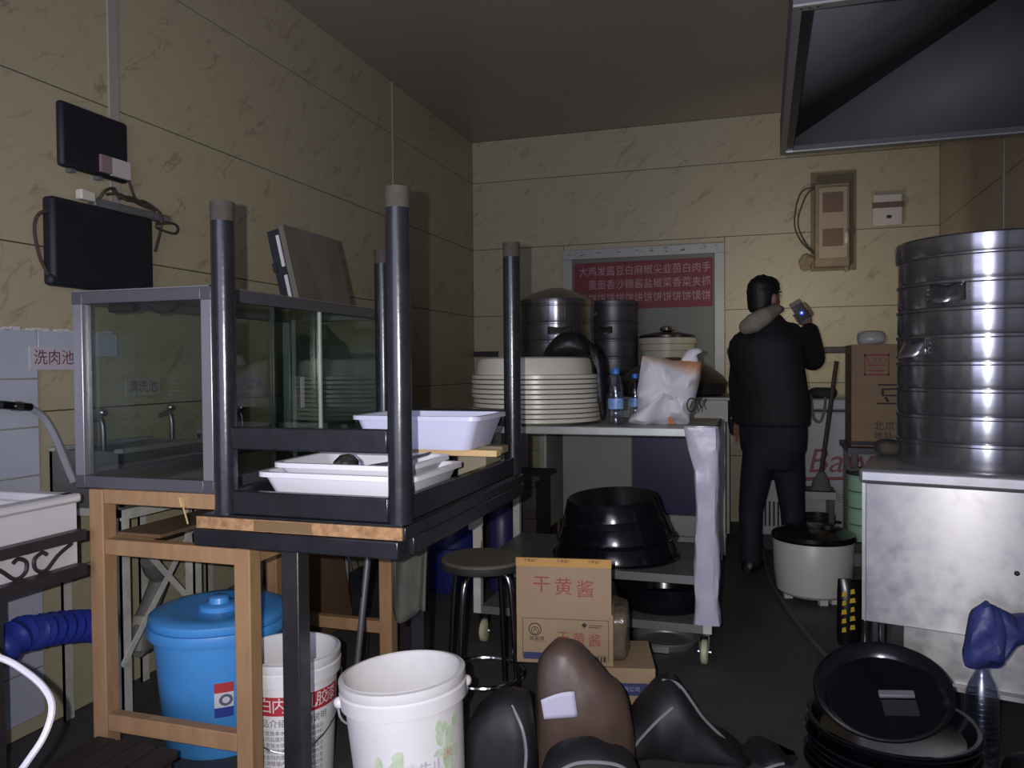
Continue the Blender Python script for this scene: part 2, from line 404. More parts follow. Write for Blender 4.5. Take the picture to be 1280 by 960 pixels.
obj('knob', MB(o).blob((x1-.055, YB-.12, z0+.2), (.018, .02, .05), .8, 14, 8), mat('clear_knob', 'b9ae9a', .2), t)
obj('screw_tab', MB(o).box(x1-.06, YB-.05, z0-.03, x1-.035, YB-.012, z0+.01), BEI, t)
obj('screw_tab', MB(o).box(x1-.06, YB-.05, z1-.075, x1-.03, YB-.012, z1-.04), BEI, t)
WIRE = mat('grey_brown_wire', '3d352c', .6)
for dx in (0, .03):
    pts = [P(1040-dx*200, 234, Y=YB-.06), P(1004+dx*250, 238+dx*50, Y=YB-.03), P(993+dx*150, 275, Y=YB-.02), P(1000+dx*150, 300, Y=YB-.02), P(1018, 318, Y=YB-.06)]
    w = MB(o); w.tube(catmull(pts), .005, 6); obj('wire', w, WIRE, t)
pl = MB(o)
for k in range(7):
    q = P(1003+random.uniform(0, 18), 324+random.uniform(-2, 12), Y=YB-.02); pl.blob(q, (.03, .02, .03), .9, 10, 6, .5, 9, seed=k)
obj('plaster_lump', pl, mat('crumbly_plaster', '84755c', .9, bump=.5), t)
x0, z1, x1, z0 = brect(1090, 245, 1127, 282, YB)
t = thing('switch_box', 'white wall switch plate with dark tape band beside the fuse box', 'switch', ((x0+x1)/2, YB, z0)); o = t.location
obj('plate', MB(o).box(x0, YB-.045, z0, x1, YB-.001, z1), mat('off_white_plate', 'bdb4ae', .5), t, bev=.008)
obj('tape_band', MB(o).box(x0-.004, YB-.049, z1-.098, x1+.01, YB-.04, z1-.058), mat('brown_tape', '5f4f48', .5), t)
obj('key', MB(o).box(x0+.09, YB-.052, z0+.05, x0+.12, YB-.045, z0+.07), MATB, t)
# ================================================================ left wall electronics
def lrect(pa, pb, X):
    a, b = P(*pa, X=X), P(*pb, X=X); return a.y, a.z, b.y, b.z
XW = XL+.03
ya, za, yb, zb = lrect((76, 123), (161, 207), XW); zb = P(76, 206, X=XW).z
t = thing('set_top_box', 'small navy-black box fixed high on the cream left wall', 'box', (XL, (ya+yb)/2, zb)); o = t.location
b = MB(o).box(XL, ya, zb, XW, yb, za); obj('case', b, MATB, t, bev=.012)
q0, q1 = P(124, 200, X=XW).y, P(161, 200, X=XW).y; qz = P(140, 198, X=XW).z
obj('label_sticker', MB(o).box(XW, q0+(q1-q0)*.35, qz-.065, XW+.012, q1-.003, qz), mat('white_sticker', 'b7b3b3', .6), t)
obj('pink_plug', MB(o).box(XW, q0, qz-.062, XW+.012, q0+(q1-q0)*.34, qz), mat('pinkish_plastic', '86716e', .6), t)
for y in (ya+.04, q0): obj('bracket', MB(o).box(XL, y, zb-.012, XW-.005, y+.02, zb), GREYM, t)
XW = XL+.05
ya, za, yb, zb = lrect((65, 243), (193, 352), XW); zb = P(65, 356, X=XW).z
t = thing('wall_monitor', 'large navy-black flat box on left wall below the smaller one', 'box', (XL, (ya+yb)/2, zb)); o = t.location
obj('case', MB(o).box(XL, ya, zb, XW, yb, za), MATB, t, bev=.014)
obj('corner_foot', MB(o).blob((XW-.02, ya+.01, zb+.02), (.02, .02, .02), .8, 12, 8), MATB, t)
ct = MB(o)
ct.tube(catmull([P(64, 263, X=XW-.02), P(48, 268, X=XW-.03), P(43, 288, X=XW-.04), P(50, 322, X=XW-.04), P(62, 346, X=XW-.02)]), .006, 6)
obj('cable', ct, WIRE, t)
t = thing('power_strip', 'grey power strip with tangled black cables on top of the wall box', 'power strip', (XW-.05, (ya+yb)/2, za)); o = t.location
p0, p1 = P(112, 246, X=XW-.04), P(196, 268, X=XW-.04)
p0.z = p1.z = za+.016
obj('body', MB(o).beam(p0, p1+Vector((0, .05, 0)), .05, .03), GREYM, t, bev=.005)
obj('adapter', MB(o).beam(P(98, 242, X=XW-.02), P(116, 247, X=XW-.02), .03, .035), mat('ivory_plug', 'c9c2b6', .5), t, bev=.004)
for pts in ([(124, 248), (132, 238), (143, 236), (149, 250)], [(133, 243), (150, 243), (175, 256), (194, 264)], [(150, 248), (165, 247), (185, 258), (200, 266), (201, 285), (194, 314)],
            [(195, 280), (214, 279), (222, 284), (219, 292), (200, 287), (195, 283)], [(160, 222), (165, 238), (172, 252), (190, 258)], [(140, 237), (158, 250), (180, 252), (196, 262)]):
    c = MB(o); c.tube(catmull([P(x, y, X=XW-.015+.01*(i % 2)) for i, (x, y) in enumerate(pts)]), .0055, 6); obj('cable', c, WIRE, t)
# paper signs
def sign(txt, px0, py0, px1, py1, label, col, tilt=0):
    y0, z1, y1, z0 = lrect((px0, py0), (px1, py1), XL+.012)
    t = thing('paper_sign', label, 'sign', (XL+.012, (y0+y1)/2, z0)); o = t.location
    obj('paper', MB(o).box(XL+.0095, y0, z0, XL+.012, y1, z1), mat('sign_paper_'+col, col, .6), t)
    w = (y1-y0)/(len(txt)+.5); l = MB(o)
    for k, ch in enumerate(txt):
        yc = y0+w*(k+.75); l.text(ch, min(w*1.0, (z1-z0)*.82), lambda a, b, yc=yc: (XL+.0128, yc+a, (z0+z1)/2+b), bold=.012)
    obj('lettering', l, mat('maroon_print', '6a3038', .6), t)
sign('洗肉池', 37, 433, 97, 462, 'white paper sign reading 洗肉池 on the tiles above the trough sink', 'b9b3bd')
sign('清洗池', 157, 474, 200, 493, 'white paper sign reading 清洗池 between two taps behind the glass case', 'a9a6a4')
sign('洗菜池', 296, 472, 330, 490, 'white paper sign reading 洗菜池 behind the green sliding glass', 'a9a6a4')
# taps along the left wall
def tap(px, py, label, g):
    p = P(px, py, X=XL+.05)
    t = thing('water_tap', label, 'tap', (XL, p.y, p.z-.16), group=g); o = t.location
    obj('body', MB(o).tube(catmull([(XL-.001, p.y, p.z-.02), (XL+.04, p.y, p.z-.01), (XL+.055, p.y, p.z-.04), (XL+.055, p.y, p.z-.15)]), .010, 10), mat('dull_chrome', '77777a', .3, .9), t)
    obj('handle', MB(o).blob((XL+.045, p.y+.01, p.z+.012), (.018, .018, .016), .9, 14, 8), CHR, t)
    obj('spout_tip', MB(o).lathe([(0, -.02), (.017, -.02), (.019, 0), (.017, .02), (0, .02)], (XL+.055, p.y, p.z-.16), 14), CHR, t)
tap(127, 520, 'chrome wall tap behind the glass case near its aluminium corner post', None)
tap(213, 513, 'chrome wall tap in the middle of the case front, right of the 清洗池 sign', None)
tap(302, 513, 'chrome wall tap seen through the green sliding glass of the case', None)
# ================================================================ left: sinks and racks
def trough(name, label, x0, x1, y0, y1, z0, z1, wall=.03):
    t = thing(name, label, 'sink', ((x0+x1)/2, (y0+y1)/2, 0)); o = t.location
    b = MB(o)
    b.box(x0, y0, z0, x1, y1, z0+wall)
    for a in ((x0, y0, x0+wall, y1), (x1-wall, y0, x1, y1), (x0+wall, y0, x1-wall, y0+wall), (x0+wall, y1-wall, x1-wall, y1)):
        b.box(a[0], a[1], z0+wall, a[2], a[3], z1)
    obj('basin', b, mat('white_ceramic', 'd9d6da', .28, col2='c9c4c6', ns=3), t)
    r = MB(o)
    for a in ((x0-.0, y0-.01, x0+wall+.01, y1+.01), (x1-wall-.01, y0-.01, x1+.012, y1+.01), (x0, y0-.01, x1, y0+wall+.01), (x0, y1-wall-.01, x1, y1+.01)):
        r.box(a[0], a[1], z1-.004, a[2], a[3], z1+.022)
    obj('rim', r, mat('white_ceramic', 'd9d6da', .28), t, bev=.008)
    return t, o
SX0, SX1, SY0, SY1 = XL+.02, -1.84, .75, 1.735
t, o = trough('trough_sink', 'white trough sink in a black scrolled iron frame by the tiles', SX0, SX1, SY0, SY1, .655, .83)
IRON = mat('black_iron', '2a262a', .45, col2='352f31', ns=12)
fx = SX1+.018
zU, zD = .738, .640
fr = obj('frame', MB(o).box(fx-.016, SY0, zU-.014, fx+.016, SY1, zU+.014).box(fx-.016, SY0, zD-.016, fx+.016, SY1, zD+.016)
    .box(SX0, SY0, zD-.016, fx, SY0+.03, zD+.012).box(SX0, SY1-.03, zD-.016, fx, SY1, zD+.012), IRON, t)
def scroll(yc, s=1.):
    m = MB(o); Z = lambda v: zD+.016+v
    for sg in (-1, 1):
        pts = [(fx, yc+sg*.13*s, zU-.02), (fx, yc+sg*.085*s, Z(.04)), (fx, yc+sg*.045*s, Z(.008)), (fx, yc+sg*.016*s, Z(.018)), (fx, yc+sg*.012*s, Z(.045)), (fx, yc+sg*.035*s, Z(.058)), (fx, yc+sg*.05*s, Z(.05))]
        m.tube(catmull(pts), .0055, 6)
    obj('scroll', m, IRON, fr)
for yc in (1.57, 1.27, .97): scroll(yc)
for x, y in ((fx, 1.45), (fx, .8), (SX0+.03, SY1-.03), (SX0+.03, .8)):
    obj('leg', MB(o).box(x-.022, y-.022, 0, x+.022, y+.022, zD-.01), IRON, t)
# tap + clear hose over it
p = P(8, 506, X=XL+.07)
t = thing('hose_tap', 'dark wall tap with a clear hose curving down into the trough sink', 'tap', (XL+.009, p.y, p.z)); o = t.location
obj('body', MB(o).tube([(XL+.009, p.y-.04, p.z), (XL+.06, p.y-.03, p.z), P(2, 506, X=XL+.09), P(38, 509, X=XL+.09)], .013, 10), mat('dark_chrome', '3b3c42', .25, .9), t)
obj('collar', MB(o).tube([P(16, 507, X=XL+.09), P(26, 508, X=XL+.09)], .0165, 12), CHR, t)
hz = catmull([P(37, 509, X=XL+.09), P(55, 522, X=XL+.09), P(70, 548, X=XL+.1), P(82, 578, X=XL+.11), P(92, 603, X=XL+.13)])
obj('hose', MB(o).tube(hz, .012, 8), mat('milky_hose', '8b8d92', .3), t)
# white angle-iron racks carrying the two sinks behind the case
def rack(label, ya, yb, sinklabel):
    t = thing('sink_rack', label, 'rack', (-2.14, (ya+yb)/2, 0)); o = t.location
    for x in (XL+.03, -2.02):
        for y in (ya, yb-.04):
            obj('leg', MB(o).box(x, y, 0, x+.006, y+.04, .74).box(x-.034 if x > -2.1 else x, y, 0, x+.006, y+.006, .74), CREAM, t)
    obj('rail', MB(o).box(-2.02, ya, .7, -2.012, yb, .74).box(XL+.03, ya, .7, XL+.038, yb, .74).box(XL+.03, ya, .71, -2.012, ya+.006, .74).box(XL+.03, yb-.006, .71, -2.012, yb, .74), CREAM, t)
    for a, b in (((ya, .68), (yb, .28)), ((yb, .68), (ya, .22))):
        obj('brace', MB(o).beam((-2.008, a[0]+.01, a[1]), (-2.006, b[0]-.01, b[1]), .004, .022), CREAM, t)
    s = thing('sink_basin', sinklabel, 'sink', (-2.14, (ya+yb)/2, .74)); o = s.location
    x0, x1 = XL+.015, -1.985; y0, y1 = ya-.02, yb+.02
    b = MB(o).box(x0, y0, .741, x1, y1, .75)
    for a in ((x0, y0, x0+.012, y1), (x1-.012, y0, x1, y1), (x0, y0, x1, y0+.012), (x0, y1-.012, x1, y1)): b.box(a[0], a[1], .75, a[2], a[3], .93)
    obj('bowl', b, mat('grey_sink', '6b6a68', .4, .4), s)
    obj('rim', MB(o).box(x0, y0-.01, .925, x0+.03, y1+.01, .94).box(x1-.02, y0-.01, .925, x1+.015, y1+.01, .94), mat('white_sink_rim', '8f8e8c', .4), s, bev=.004)
    return t
rack('white slotted-iron rack with crossed braces near the blue bin', 2.07, 2.46, 'narrow grey basin on the rack nearest the trough sink')
rack('white slotted-iron rack with crossed braces beyond the brown board', 2.80, 3.56, 'wider grey basin on the rack beyond the brown board')
# drains under
t = thing('drain_pipe', 'grey plastic drain pipe with elbow under the basins', 'pipe', (-2.12, 2.4, 0)); o = t.location
a_ = [P(188, 700, X=-2.1), P(192, 712, X=-2.12), P(200, 722, X=-2.14), P(192, 745, X=-2.14), P(180, 775, X=-2.14), P(176, 795, X=-2.13), P(174, 815, X=-2.12)]
obj('elbow', MB(o).tube(catmull(a_), .034, 12), mat('grey_pvc', '6d6b68', .5), t)
obj('long_run', MB(o).tube([P(172, 812, X=-2.12), P(240, 770, X=-2.16), P(330, 720, X=-2.2)], .03, 12), mat('grey_pvc', '6d6b68', .5), t)
obj('coupling', MB(o).tube([P(182, 770, X=-2.14), P(176, 800, X=-2.14)], .043, 14), mat('beige_pvc', '9c968a', .5), t)
# blue corrugated hose
pts = catmull([(-2.2, .9, .12), (-2.02, 1.18, .22), P(0, 812, X=-1.95), P(45, 790, X=-1.97), P(104, 782, X=-2.0), P(128, 786, X=-2.02)], 22)
rr = [.046+.004*math.sin(i*1.57) for i in range(len(pts))]
single('corrugated_hose', MB().tube(pts, rr, 14), mat('blue_hose', '2a3a9c', .4, col2='23317f', ns=9), 'thick blue corrugated drain hose arching under the trough sink', 'hose', (-2.05, 1.4, 0))
# white cord hanging from the trough frame
cp = [(SX1+.045, .82, .655), P(-60, 806, D=1.46), P(0, 822, D=1.45), P(30, 838, D=1.44), P(55, 860, D=1.42), P(65, 885, D=1.40), P(55, 920, D=1.38), P(30, 958, D=1.36), P(-5, 1010, D=1.36), P(-20, 1150, D=1.38), P(0, 1300, D=1.40)]
last = cp[-1].copy(); cp += [Vector((last.x, last.y, .05)), Vector((last.x+.02, last.y+.03, .008)), Vector((last.x+.1, last.y+.2, .007))]
single('extension_cord', MB().tube(catmull(cp), .006, 8), mat('white_cable', 'dad6e2', .4), 'thin white cord looping down in front of the trough sink', 'cord', (-1.3, 1.1, 0))
# dark timber low on the left
DKW = mat('dark_timber', '352b26', .6, col2='231e1c', ns=4, stretch=(4, 1, 4), amt=.9)
t = thing('timber_crate', 'dark timber pallet on the floor in front of the trough sink', 'crate', (-1.63, 1.35, 0)); o = t.location
for k in range(4): obj('slat', MB(o).box(-1.765+.07*k, .95, .155, -1.765+.07*k+.063, 1.72, .18), DKW, t, bev=.004)
for y in (1.0, 1.33, 1.66): obj('bearer', MB(o).box(-1.765, y-.03, 0, -1.49, y+.03, .155), DKW, t)

# ================================================================ glass case on its wooden stand
CX0, CX1, CY0, CY1, CZ0, CZ1 = -1.878, -1.405, 1.77, 2.84, .862, 1.42
t = thing('glass_case', 'aluminium-framed glass display case standing on the pine stand', 'display case', ((CX0+CX1)/2, (CY0+CY1)/2, CZ0)); o = t.location
f_ = .034; ALD = mat('grey_profile', '74747c', .38, .7)
fb = lambda n, a, m=ALF: obj(n, MB(o).box(*a), m, t, bev=.002)
for x in (CX0, CX1-f_):
    for y in (CY0, CY1-f_): fb('post', (x, y, CZ0+f_, x+f_, y+f_, CZ1-f_))
for z in (CZ0, CZ1-f_):
    for y in (CY0, CY1-f_): fb('rail', (CX0+f_, y, z, CX1-f_, y+f_, z+f_), ALD)
    for x in (CX0, CX1-f_): fb('rail', (x, CY0+f_, z, x+f_, CY1-f_, z+f_), ALD)
    for x in (CX0, CX1-f_):
        for y in (CY0, CY1-f_): fb('corner_joint', (x-.001, y-.001, z-.001, x+f_+.001, y+f_+.001, z+f_+.001), mat('dark_corner', '4a4a52', .4))
ex = MB(o).box(CX0, CY0, CZ1, CX1+.001, CY0+.006, CZ1+.003).box(CX1-.005, CY0, CZ1, CX1+.001, CY1, CZ1+.003)
obj('edge_bead', ex, ALF, t)
g = .005
obj('pane', MB(o).box(CX0+f_, CY0+.012, CZ0+f_, CX1-f_, CY0+.012+g, CZ1-f_), GLS, t)
obj('pane', MB(o).box(CX0+.012, CY0+f_, CZ0+f_, CX0+.012+g, CY1-f_, CZ1-f_), GLS, t)
obj('pane', MB(o).box(CX0+f_, CY1-.02, CZ0+f_, CX1-f_, CY1-.015, CZ1-f_), GLS2, t)
obj('top_pane', MB(o).box(CX0+f_, CY0+f_, CZ1-.012, CX1-f_, CY1-f_, CZ1-.007), GLS, t)
ym = 2.12
s1 = obj('sliding_pane', MB(o).box(CX1-.016, CY0+f_, CZ0+f_, CX1-.011, 2.34, CZ1-f_), GLS, t)
obj('edge_strip', MB(o).box(CX1-.018, 2.33, CZ0+f_, CX1-.009, 2.34, CZ1-f_), mat('pale_glass_edge', 'b9c2b4', .2), s1)
s2 = obj('sliding_pane', MB(o).box(CX1-.028, 2.08, CZ0+f_, CX1-.023, CY1-f_, CZ1-f_), GLS2, t)
obj('edge_strip', MB(o).box(CX1-.03, 2.08, CZ0+f_, CX1-.021, 2.088, CZ1-f_), mat('dark_glass_edge', '39423b', .2), s2)
obj('pull_sticker', MB(o).box(CX1-.023, 2.23, 1.07, CX1-.021, 2.25, 1.17), mat('white_sticker', 'b7b3b3', .6), s2)
obj('inner_post', MB(o).box(CX1-.06, 2.24, CZ0+f_, CX1-.045, 2.26, CZ1-f_), ALF, t)
obj('clip', MB(o).box(CX1-.065, 2.235, CZ1-f_-.03, CX1-.04, 2.265, CZ1-f_), CHR, t)
obj('floor_board', MB(o).box(CX0+f_, CY0+f_, CZ0+.012, CX1-f_, CY1-f_, CZ0+.02), mat('grimy_case_floor', '5d5246', .6, col2='4b4238', ns=6), t)
obj('lamp_tube', MB(o).tube([(CX0+.09, CY0+.05, CZ1-f_-.012), (CX0+.18, CY0+.05, CZ1-f_-.012)], .012, 10).tube(catmull([(CX0+.22, CY0+.05, CZ1-f_-.01), (CX0+.27, CY0+.05, CZ1-f_-.03), (CX0+.32, CY0+.05, CZ1-f_-.008)]), .003, 6), MATB, t)
# slab leaning on top
t = thing('stone_slab', 'thick grey slab with a black slotted edge leaning on top of the case', 'slab', (-1.5, 2.5, CZ1+.004), rot=(0, R(-13), 0))
obj('face', MB().box(-.012, -.17, 0, .008, .19, .27), mat('grey_slate', '67635c', .6, col2='575249', ns=7, stretch=(1, 1, .4), bump=.1), t, bev=.002)
bk = obj('frame', MB().box(-.062, -.165, 0, -.012, .185, .262), MATB, t)
for a, b in ((.02, .10), (.13, .24)): obj('slot', MB().box(-.03, -.168, a, -.018, -.165, b), mat('white_sticker', 'b7b3b3', .6), bk)
obj('latch', MB().box(-.066, -.17, .12, -.05, -.16, .15), MATB, bk)
# pine stand
t = thing('pine_stand', 'raw pine stand with four square legs under the glass case', 'stand', (-1.56, 2.2, 0)); o = t.location
LX, RX, NY, FY, LW = -1.832, -1.296, 1.77, 2.65, .05
for x in (LX, RX-LW):
    for y in (NY, FY-LW): obj('leg', MB(o).box(x, y, 0, x+LW, y+LW, CZ0-.003 if x < -1.5 else .80), WOOD, t, bev=.003)
def rail(n, a): obj(n, MB(o).box(*a), WOOD, t, bev=.003)
for z, h in ((.818, .042), (.672, .045), (.165, .05)):
    rail('cross_rail', (LX+LW, NY+.004, z, RX-LW if z < .8 else CX1, NY+.04, z+h))
rail('cross_rail', (LX+LW, FY-.045, .818, RX-LW, FY-.005, .86)); rail('cross_rail', (LX+LW, FY-.045, .215, RX-LW, FY-.01, .26))
for z, h in ((.672, .045),):
    for x in (LX+.006, RX-.044): rail('side_rail', (x, NY+LW, z, x+.036, FY-LW, z+h))
rail('side_rail', (LX+.006, NY+LW, .818, LX+.044, FY-LW, .86)); rail('side_rail', (CX1-.05, NY+.04, .818, CX1-.01, FY-.045, .86))
single('plywood_sheet', MB().box(LX+.042, NY+.052, .718, -1.63, 2.56, .728), PLY, 'brown sheet of plywood lying inside the pine stand', 'board', (-1.7, 2.2, .718))
single('wood_splinter', MB().beam(P(226, 622, Y=1.768), P(229, 634, Y=1.764), .004, .012, (0, 1, 0)).beam(P(229, 634, Y=1.765), P(235, 655, Y=1.762), .003, .003), WOODL, 'pale splinter stuck on the top rail of the pine stand', 'splinter', P(229, 634, Y=1.766))
# ================================================================ black tables
TX0, TX1, TY0, TY1 = -1.268, -.732, 1.535, 2.43
t = thing('pedestal_table', 'black two-column table carrying an upturned table', 'table', (-1.0, 1.98, 0)); o = t.location
obj('top_frame', MB(o).box(TX0-.004, TY0-.008, .785, TX1-.012, TY0+.05, .824).box(TX0-.004, TY1-.05, .785, TX1, TY1, .824).box(TX0-.004, TY0+.05, .785, TX0+.046, TY1-.05, .824).box(TX1-.05, TY0+.05, .785, TX1, TY1-.05, .824), BLK, t, bev=.003)
obj('top_board', MB(o).box(TX0+.046, TY0+.05, .805, TX1-.05, TY1-.05, .824), DGREY, t)
for y in (1.60, 2.30):
    c = obj('column', MB(o).box(-1.068, y-.024, .03, -1.022, y+.024, .785), mat('worn_black_paint', '17181d', .35, col2='2c2a2c', ns=9, amt=.5, bump=.15), t, bev=.003)
    obj('foot_bar', MB(o).box(-1.22, y-.025, 0, -.86, y+.025, .03), BLK, c, bev=.004)
t = thing('upturned_table', 'black steel table turned upside down with its four round legs up', 'table', (-1.0, 1.98, .825)); o = t.location
obj('table_top', MB(o).box(TX0, TY0+.006, .825, TX1, TY1, .853), BLK, t, bev=.002)
obj('raw_edge', MB(o).box(TX0-.001, TY0, .8255, TX1-.006, TY0+.006, .8525), CHIP, t)
obj('veneer_scrap', MB(o).box(-1.11, TY0-.0015, .827, -.96, TY0, .851), mat('dark_veneer', '6d5636', .6), t)
obj('underside', MB(o).box(TX0+.01, TY0+.01, .853, TX1-.01, TY1-.01, .857), BLK, t)
lx = ((-1.21, 1.57), (-.757, 1.57), (-1.21, 2.39), (-.757, 2.39)); r = .027
for x, y in lx:
    lg = obj('leg', MB(o).lathe([(0, .857), (r, .857), (r, 1.575), (0, 1.575)], (x, y, 0), 20), BLK, t)
    obj('rusty_foot', MB(o).lathe([(r+.0004, 1.545), (r+.0004, 1.572), (r+.001, 1.572), (r+.001, 1.59), (0, 1.59)], (x, y, 0), 20), mat('rusty_cap', '332c28', .85, col2='463f3a', ns=30, amt=.6), lg)
for y in (1.57, 2.39):
    obj('apron', MB(o).box(-1.185, y-.012, .857, -.782, y+.012, .912), BLK, t, bev=.003)
    obj('stretcher', MB(o).box(-1.185, y-.014, 1.01, -.782, y+.014, 1.062), BLK, t, bev=.003)
for x in (-1.21, -.757): obj('apron', MB(o).box(x-.012, 1.595, .857, x+.012, 2.365, .912), BLK, t, bev=.003)
# tubs, spoon, plank
def tub(name, label, c, w, d, h, m, flare=.82, parent=None):
    t = thing(name, label, 'tub', c)
    prof = []
    def rect(sx, sy, z, n=5, rad=.03):
        out = []
        for (cx, cy, a0) in ((1, 1, 0), (-1, 1, 90), (-1, -1, 180), (1, -1, 270)):
            for k in range(n):
                a = R(a0+90*k/(n-1)); out.append(Vector((cx*(sx-rad)+rad*math.cos(a), cy*(sy-rad)+rad*math.sin(a), z)))
        return out
    lv = [rect(w*flare, d*flare, 0), rect(w*.97, d*.97, h-.012), rect(w*1.03, d*1.04, h-.012), rect(w*1.03, d*1.04, h), rect(w*.95, d*.94, h), rect(w*flare-.006, d*flare-.006, .006)]
    vs = [v for l in lv for v in l]; n = len(lv[0])
    fs = [(i*n+k, i*n+(k+1) % n, (i+1)*n+(k+1) % n, (i+1)*n+k) for i in range(len(lv)-1) for k in range(n)]
    fs += [tuple(range(n-1, -1, -1)), tuple((len(lv)-1)*n+k for k in range(n))]
    obj('shell', MB().add(vs, fs), m, t)
    return t
TW = mat('white_tub_plastic', 'dfdfe6', .35); TL = mat('lilac_tub_plastic', 'cfd0ea', .35)
tub('plastic_tub', 'white rectangular plastic tub at the bottom of the upturned table', (-.985, 1.83, .8575), .21, .16, .085, TW)
t = tub('plastic_tub', 'shallow white plastic tray nested in the white tub holding a ladle', (-1.0, 1.86, .905), .185, .14, .055, TW)
t2 = thing('soup_ladle', 'steel ladle resting upside down in the nested white tray', 'ladle', (-1.05, 1.86, .912), rz=R(10))
obj('bowl', MB().lathe([(0, .058), (.02, .055), (.038, .038), (.045, .01), (.045, .004), (.043, .004), (.036, .034), (0, .052)], n=24), CHR, t2)
obj('handle', MB().tube([(.04, 0, .02), (.12, .05, .03), (.2, .1, .05)], .006, 8), CHR, t2)
single('food_scrap', MB().blob((-.93, 1.80, .925), (.025, .015, .012), .9, 12, 8, .6, 12), mat('brown_scrap', '6a4a36', .7), 'brown scrap lying in the nested white tray', 'scrap', (-.93, 1.80, .912))
tub('plastic_tub', 'lilac-white deep plastic tub on the pale plank', (-.93, 2.14, .967), .19, .13, .095, TL)
k = single('plank', MB().box(-1.175, 2.06, .948, -.70, 2.10, .966), WOODL, 'long pale wooden plank across the upturned table under the lilac tub', 'plank', (-.94, 2.08, .948), bev=.002)
single('plank', MB().box(-1.16, 2.17, .945, -.72, 2.23, .966), mat('grey_plank', '7d705d', .7), 'short grey plank beside the pale plank under the lilac tub', 'plank', (-.94, 2.2, .945), bev=.002)
# rear tub support: box the planks rest on
single('foam_block', MB().box(-.865, 2.18, .8575, -.775, 2.33, .945), mat('dusty_foam', '8d8674', .9, bump=.3), 'dusty foam block under the plank ends beside the round black leg', 'block', (-.81, 2.25, .8575), bev=.006)
# hanging cloth + mop + wire
def clothf(u, v):
    b = P(488+46*u, 700, Y=2.02)
    return Vector((b.x, 2.02+.02*math.sin(u*9+v*2), .785-.285*v - .02*math.sin(u*5)*v))
single('hanging_cloth', MB().sheet(clothf, 12, 12), mat('grey_cloth', '4d4c44', .9, col2='403f39', ns=8), 'grey-green cloth hanging from the edge of the two-column table', 'cloth', (-.95, 2.02, .785), solid=.006)
a_, b_ = Vector((-1.325, 2.35, .0)), Vector((-1.287, 2.47, .80))
single('mop_handle', MB().tube([a_, a_.lerp(b_, .5), b_], .011, 10), mat('dull_rod', '76747a', .4, .5), 'dull metal rod leaning against the pine stand beside the paint bucket', 'rod', a_)
w0, w1 = P(428, 672, Y=2.3), P(456, 757, Y=2.42)
single('thin_wire', MB().tube([Vector((w0.x, w0.y, .785)), w0, w1, Vector((w1.x, w1.y, .05)), Vector((w1.x+.05, w1.y, .004))], .0025, 6), CHR, 'thin shiny wire hanging behind the metal rod', 'wire', (w1.x, w1.y, 0))
a_ = [(-1.93, 2.93, 0), (-1.90, 3.36, 0)]
b = MB(); b.beam((-1.90, 2.92, .0), (-1.90, 3.32, .0), .012, .012)
m_ = MB().box(-.006, -.2, 0, .006, .2, .72)
single('fibreboard', m_, PLY, 'brown fibreboard sheet leaning on the white rack behind the pine stand', 'board', (-1.855, 3.10, 0.002), rot=(0, R(-10), R(-2)))
# ================================================================ bin and buckets
t = thing('lidded_bin', 'bright blue plastic bin with a round lid under the pine stand', 'bin', (-1.685, 2.14, 0))
t.scale = (1.13, 1.13, 1.04)
BLU = mat('blue_plastic', '4d97d8', .35, col2='448ccd', ns=3)
obj('tub', MB().lathe([(0, 0), (.145, 0), (.15, .01), (.178, .36), (.178, .375), (.17, .375), (.14, .02), (0, .02)], n=40), BLU, t)
obj('rim', MB().lathe([(.178, .345), (.192, .345), (.196, .36), (.192, .378), (.176, .378)], n=40), BLU, t)
ld = obj('lid', MB().lathe([(.186, .379), (.19, .39), (.188, .402), (.175, .41), (.14, .412), (.1, .402), (.06, .404), (0, .406)], n=40), BLU, t)
obj('knob', MB().lathe([(.055, .404), (.055, .418), (.05, .422), (.03, .424), (.026, .44), (.02, .444), (0, .445)], n=28), BLU, ld)
def cyl_map(rad, a0, z0, slope=0.):
    # text plane (x to the right as seen from outside, y up) onto a cone of radius rad(z)
    def fn(x, y):
        z = z0+y; rr = rad(z); a = a0+x/rr
        return Vector((rr*math.cos(a), rr*math.sin(a), z))
    return fn
def patch(mb, rad, a0, a1, z0, z1, n=16):
    mb.sheet(lambda u, v: Vector((rad(z0+(z1-z0)*v)*math.cos(a0+(a1-a0)*u), rad(z0+(z1-z0)*v)*math.sin(a0+(a1-a0)*u), z0+(z1-z0)*v)), n, 4)
def facing(loc): return math.atan2(-loc[1], -loc[0])
rb = lambda off: (lambda z: .15+.028*(z-.01)/.35+off)
a0 = facing((-1.685, 2.14))
lab = MB(); patch(lab, rb(.0012), a0-.10, a0+.20, .13, .235); lb = obj('paper_label', lab, mat('label_white', 'c9c6cc', .5), t)
x_ = MB(); patch(x_, rb(.0018), a0-.10, a0+.20, .205, .235); obj('label_red_band', x_, mat('label_red', 'b03a3a', .5), lb)
x_ = MB(); patch(x_, rb(.0018), a0-.10, a0+.20, .13, .16); obj('label_blue_band', x_, mat('label_blue', '2c3f8c', .5), lb)
x_ = MB(); x_.ring((0, 0, 0), .014, .004, 16, 6, Matrix.Rotation(R(90), 3, 'X')); x_.v = [cyl_map(rb(.002), a0+.08, .182)(v.x, v.z) for v in x_.v]; obj('label_emblem', x_, mat('label_grey', '59606a', .5), lb)
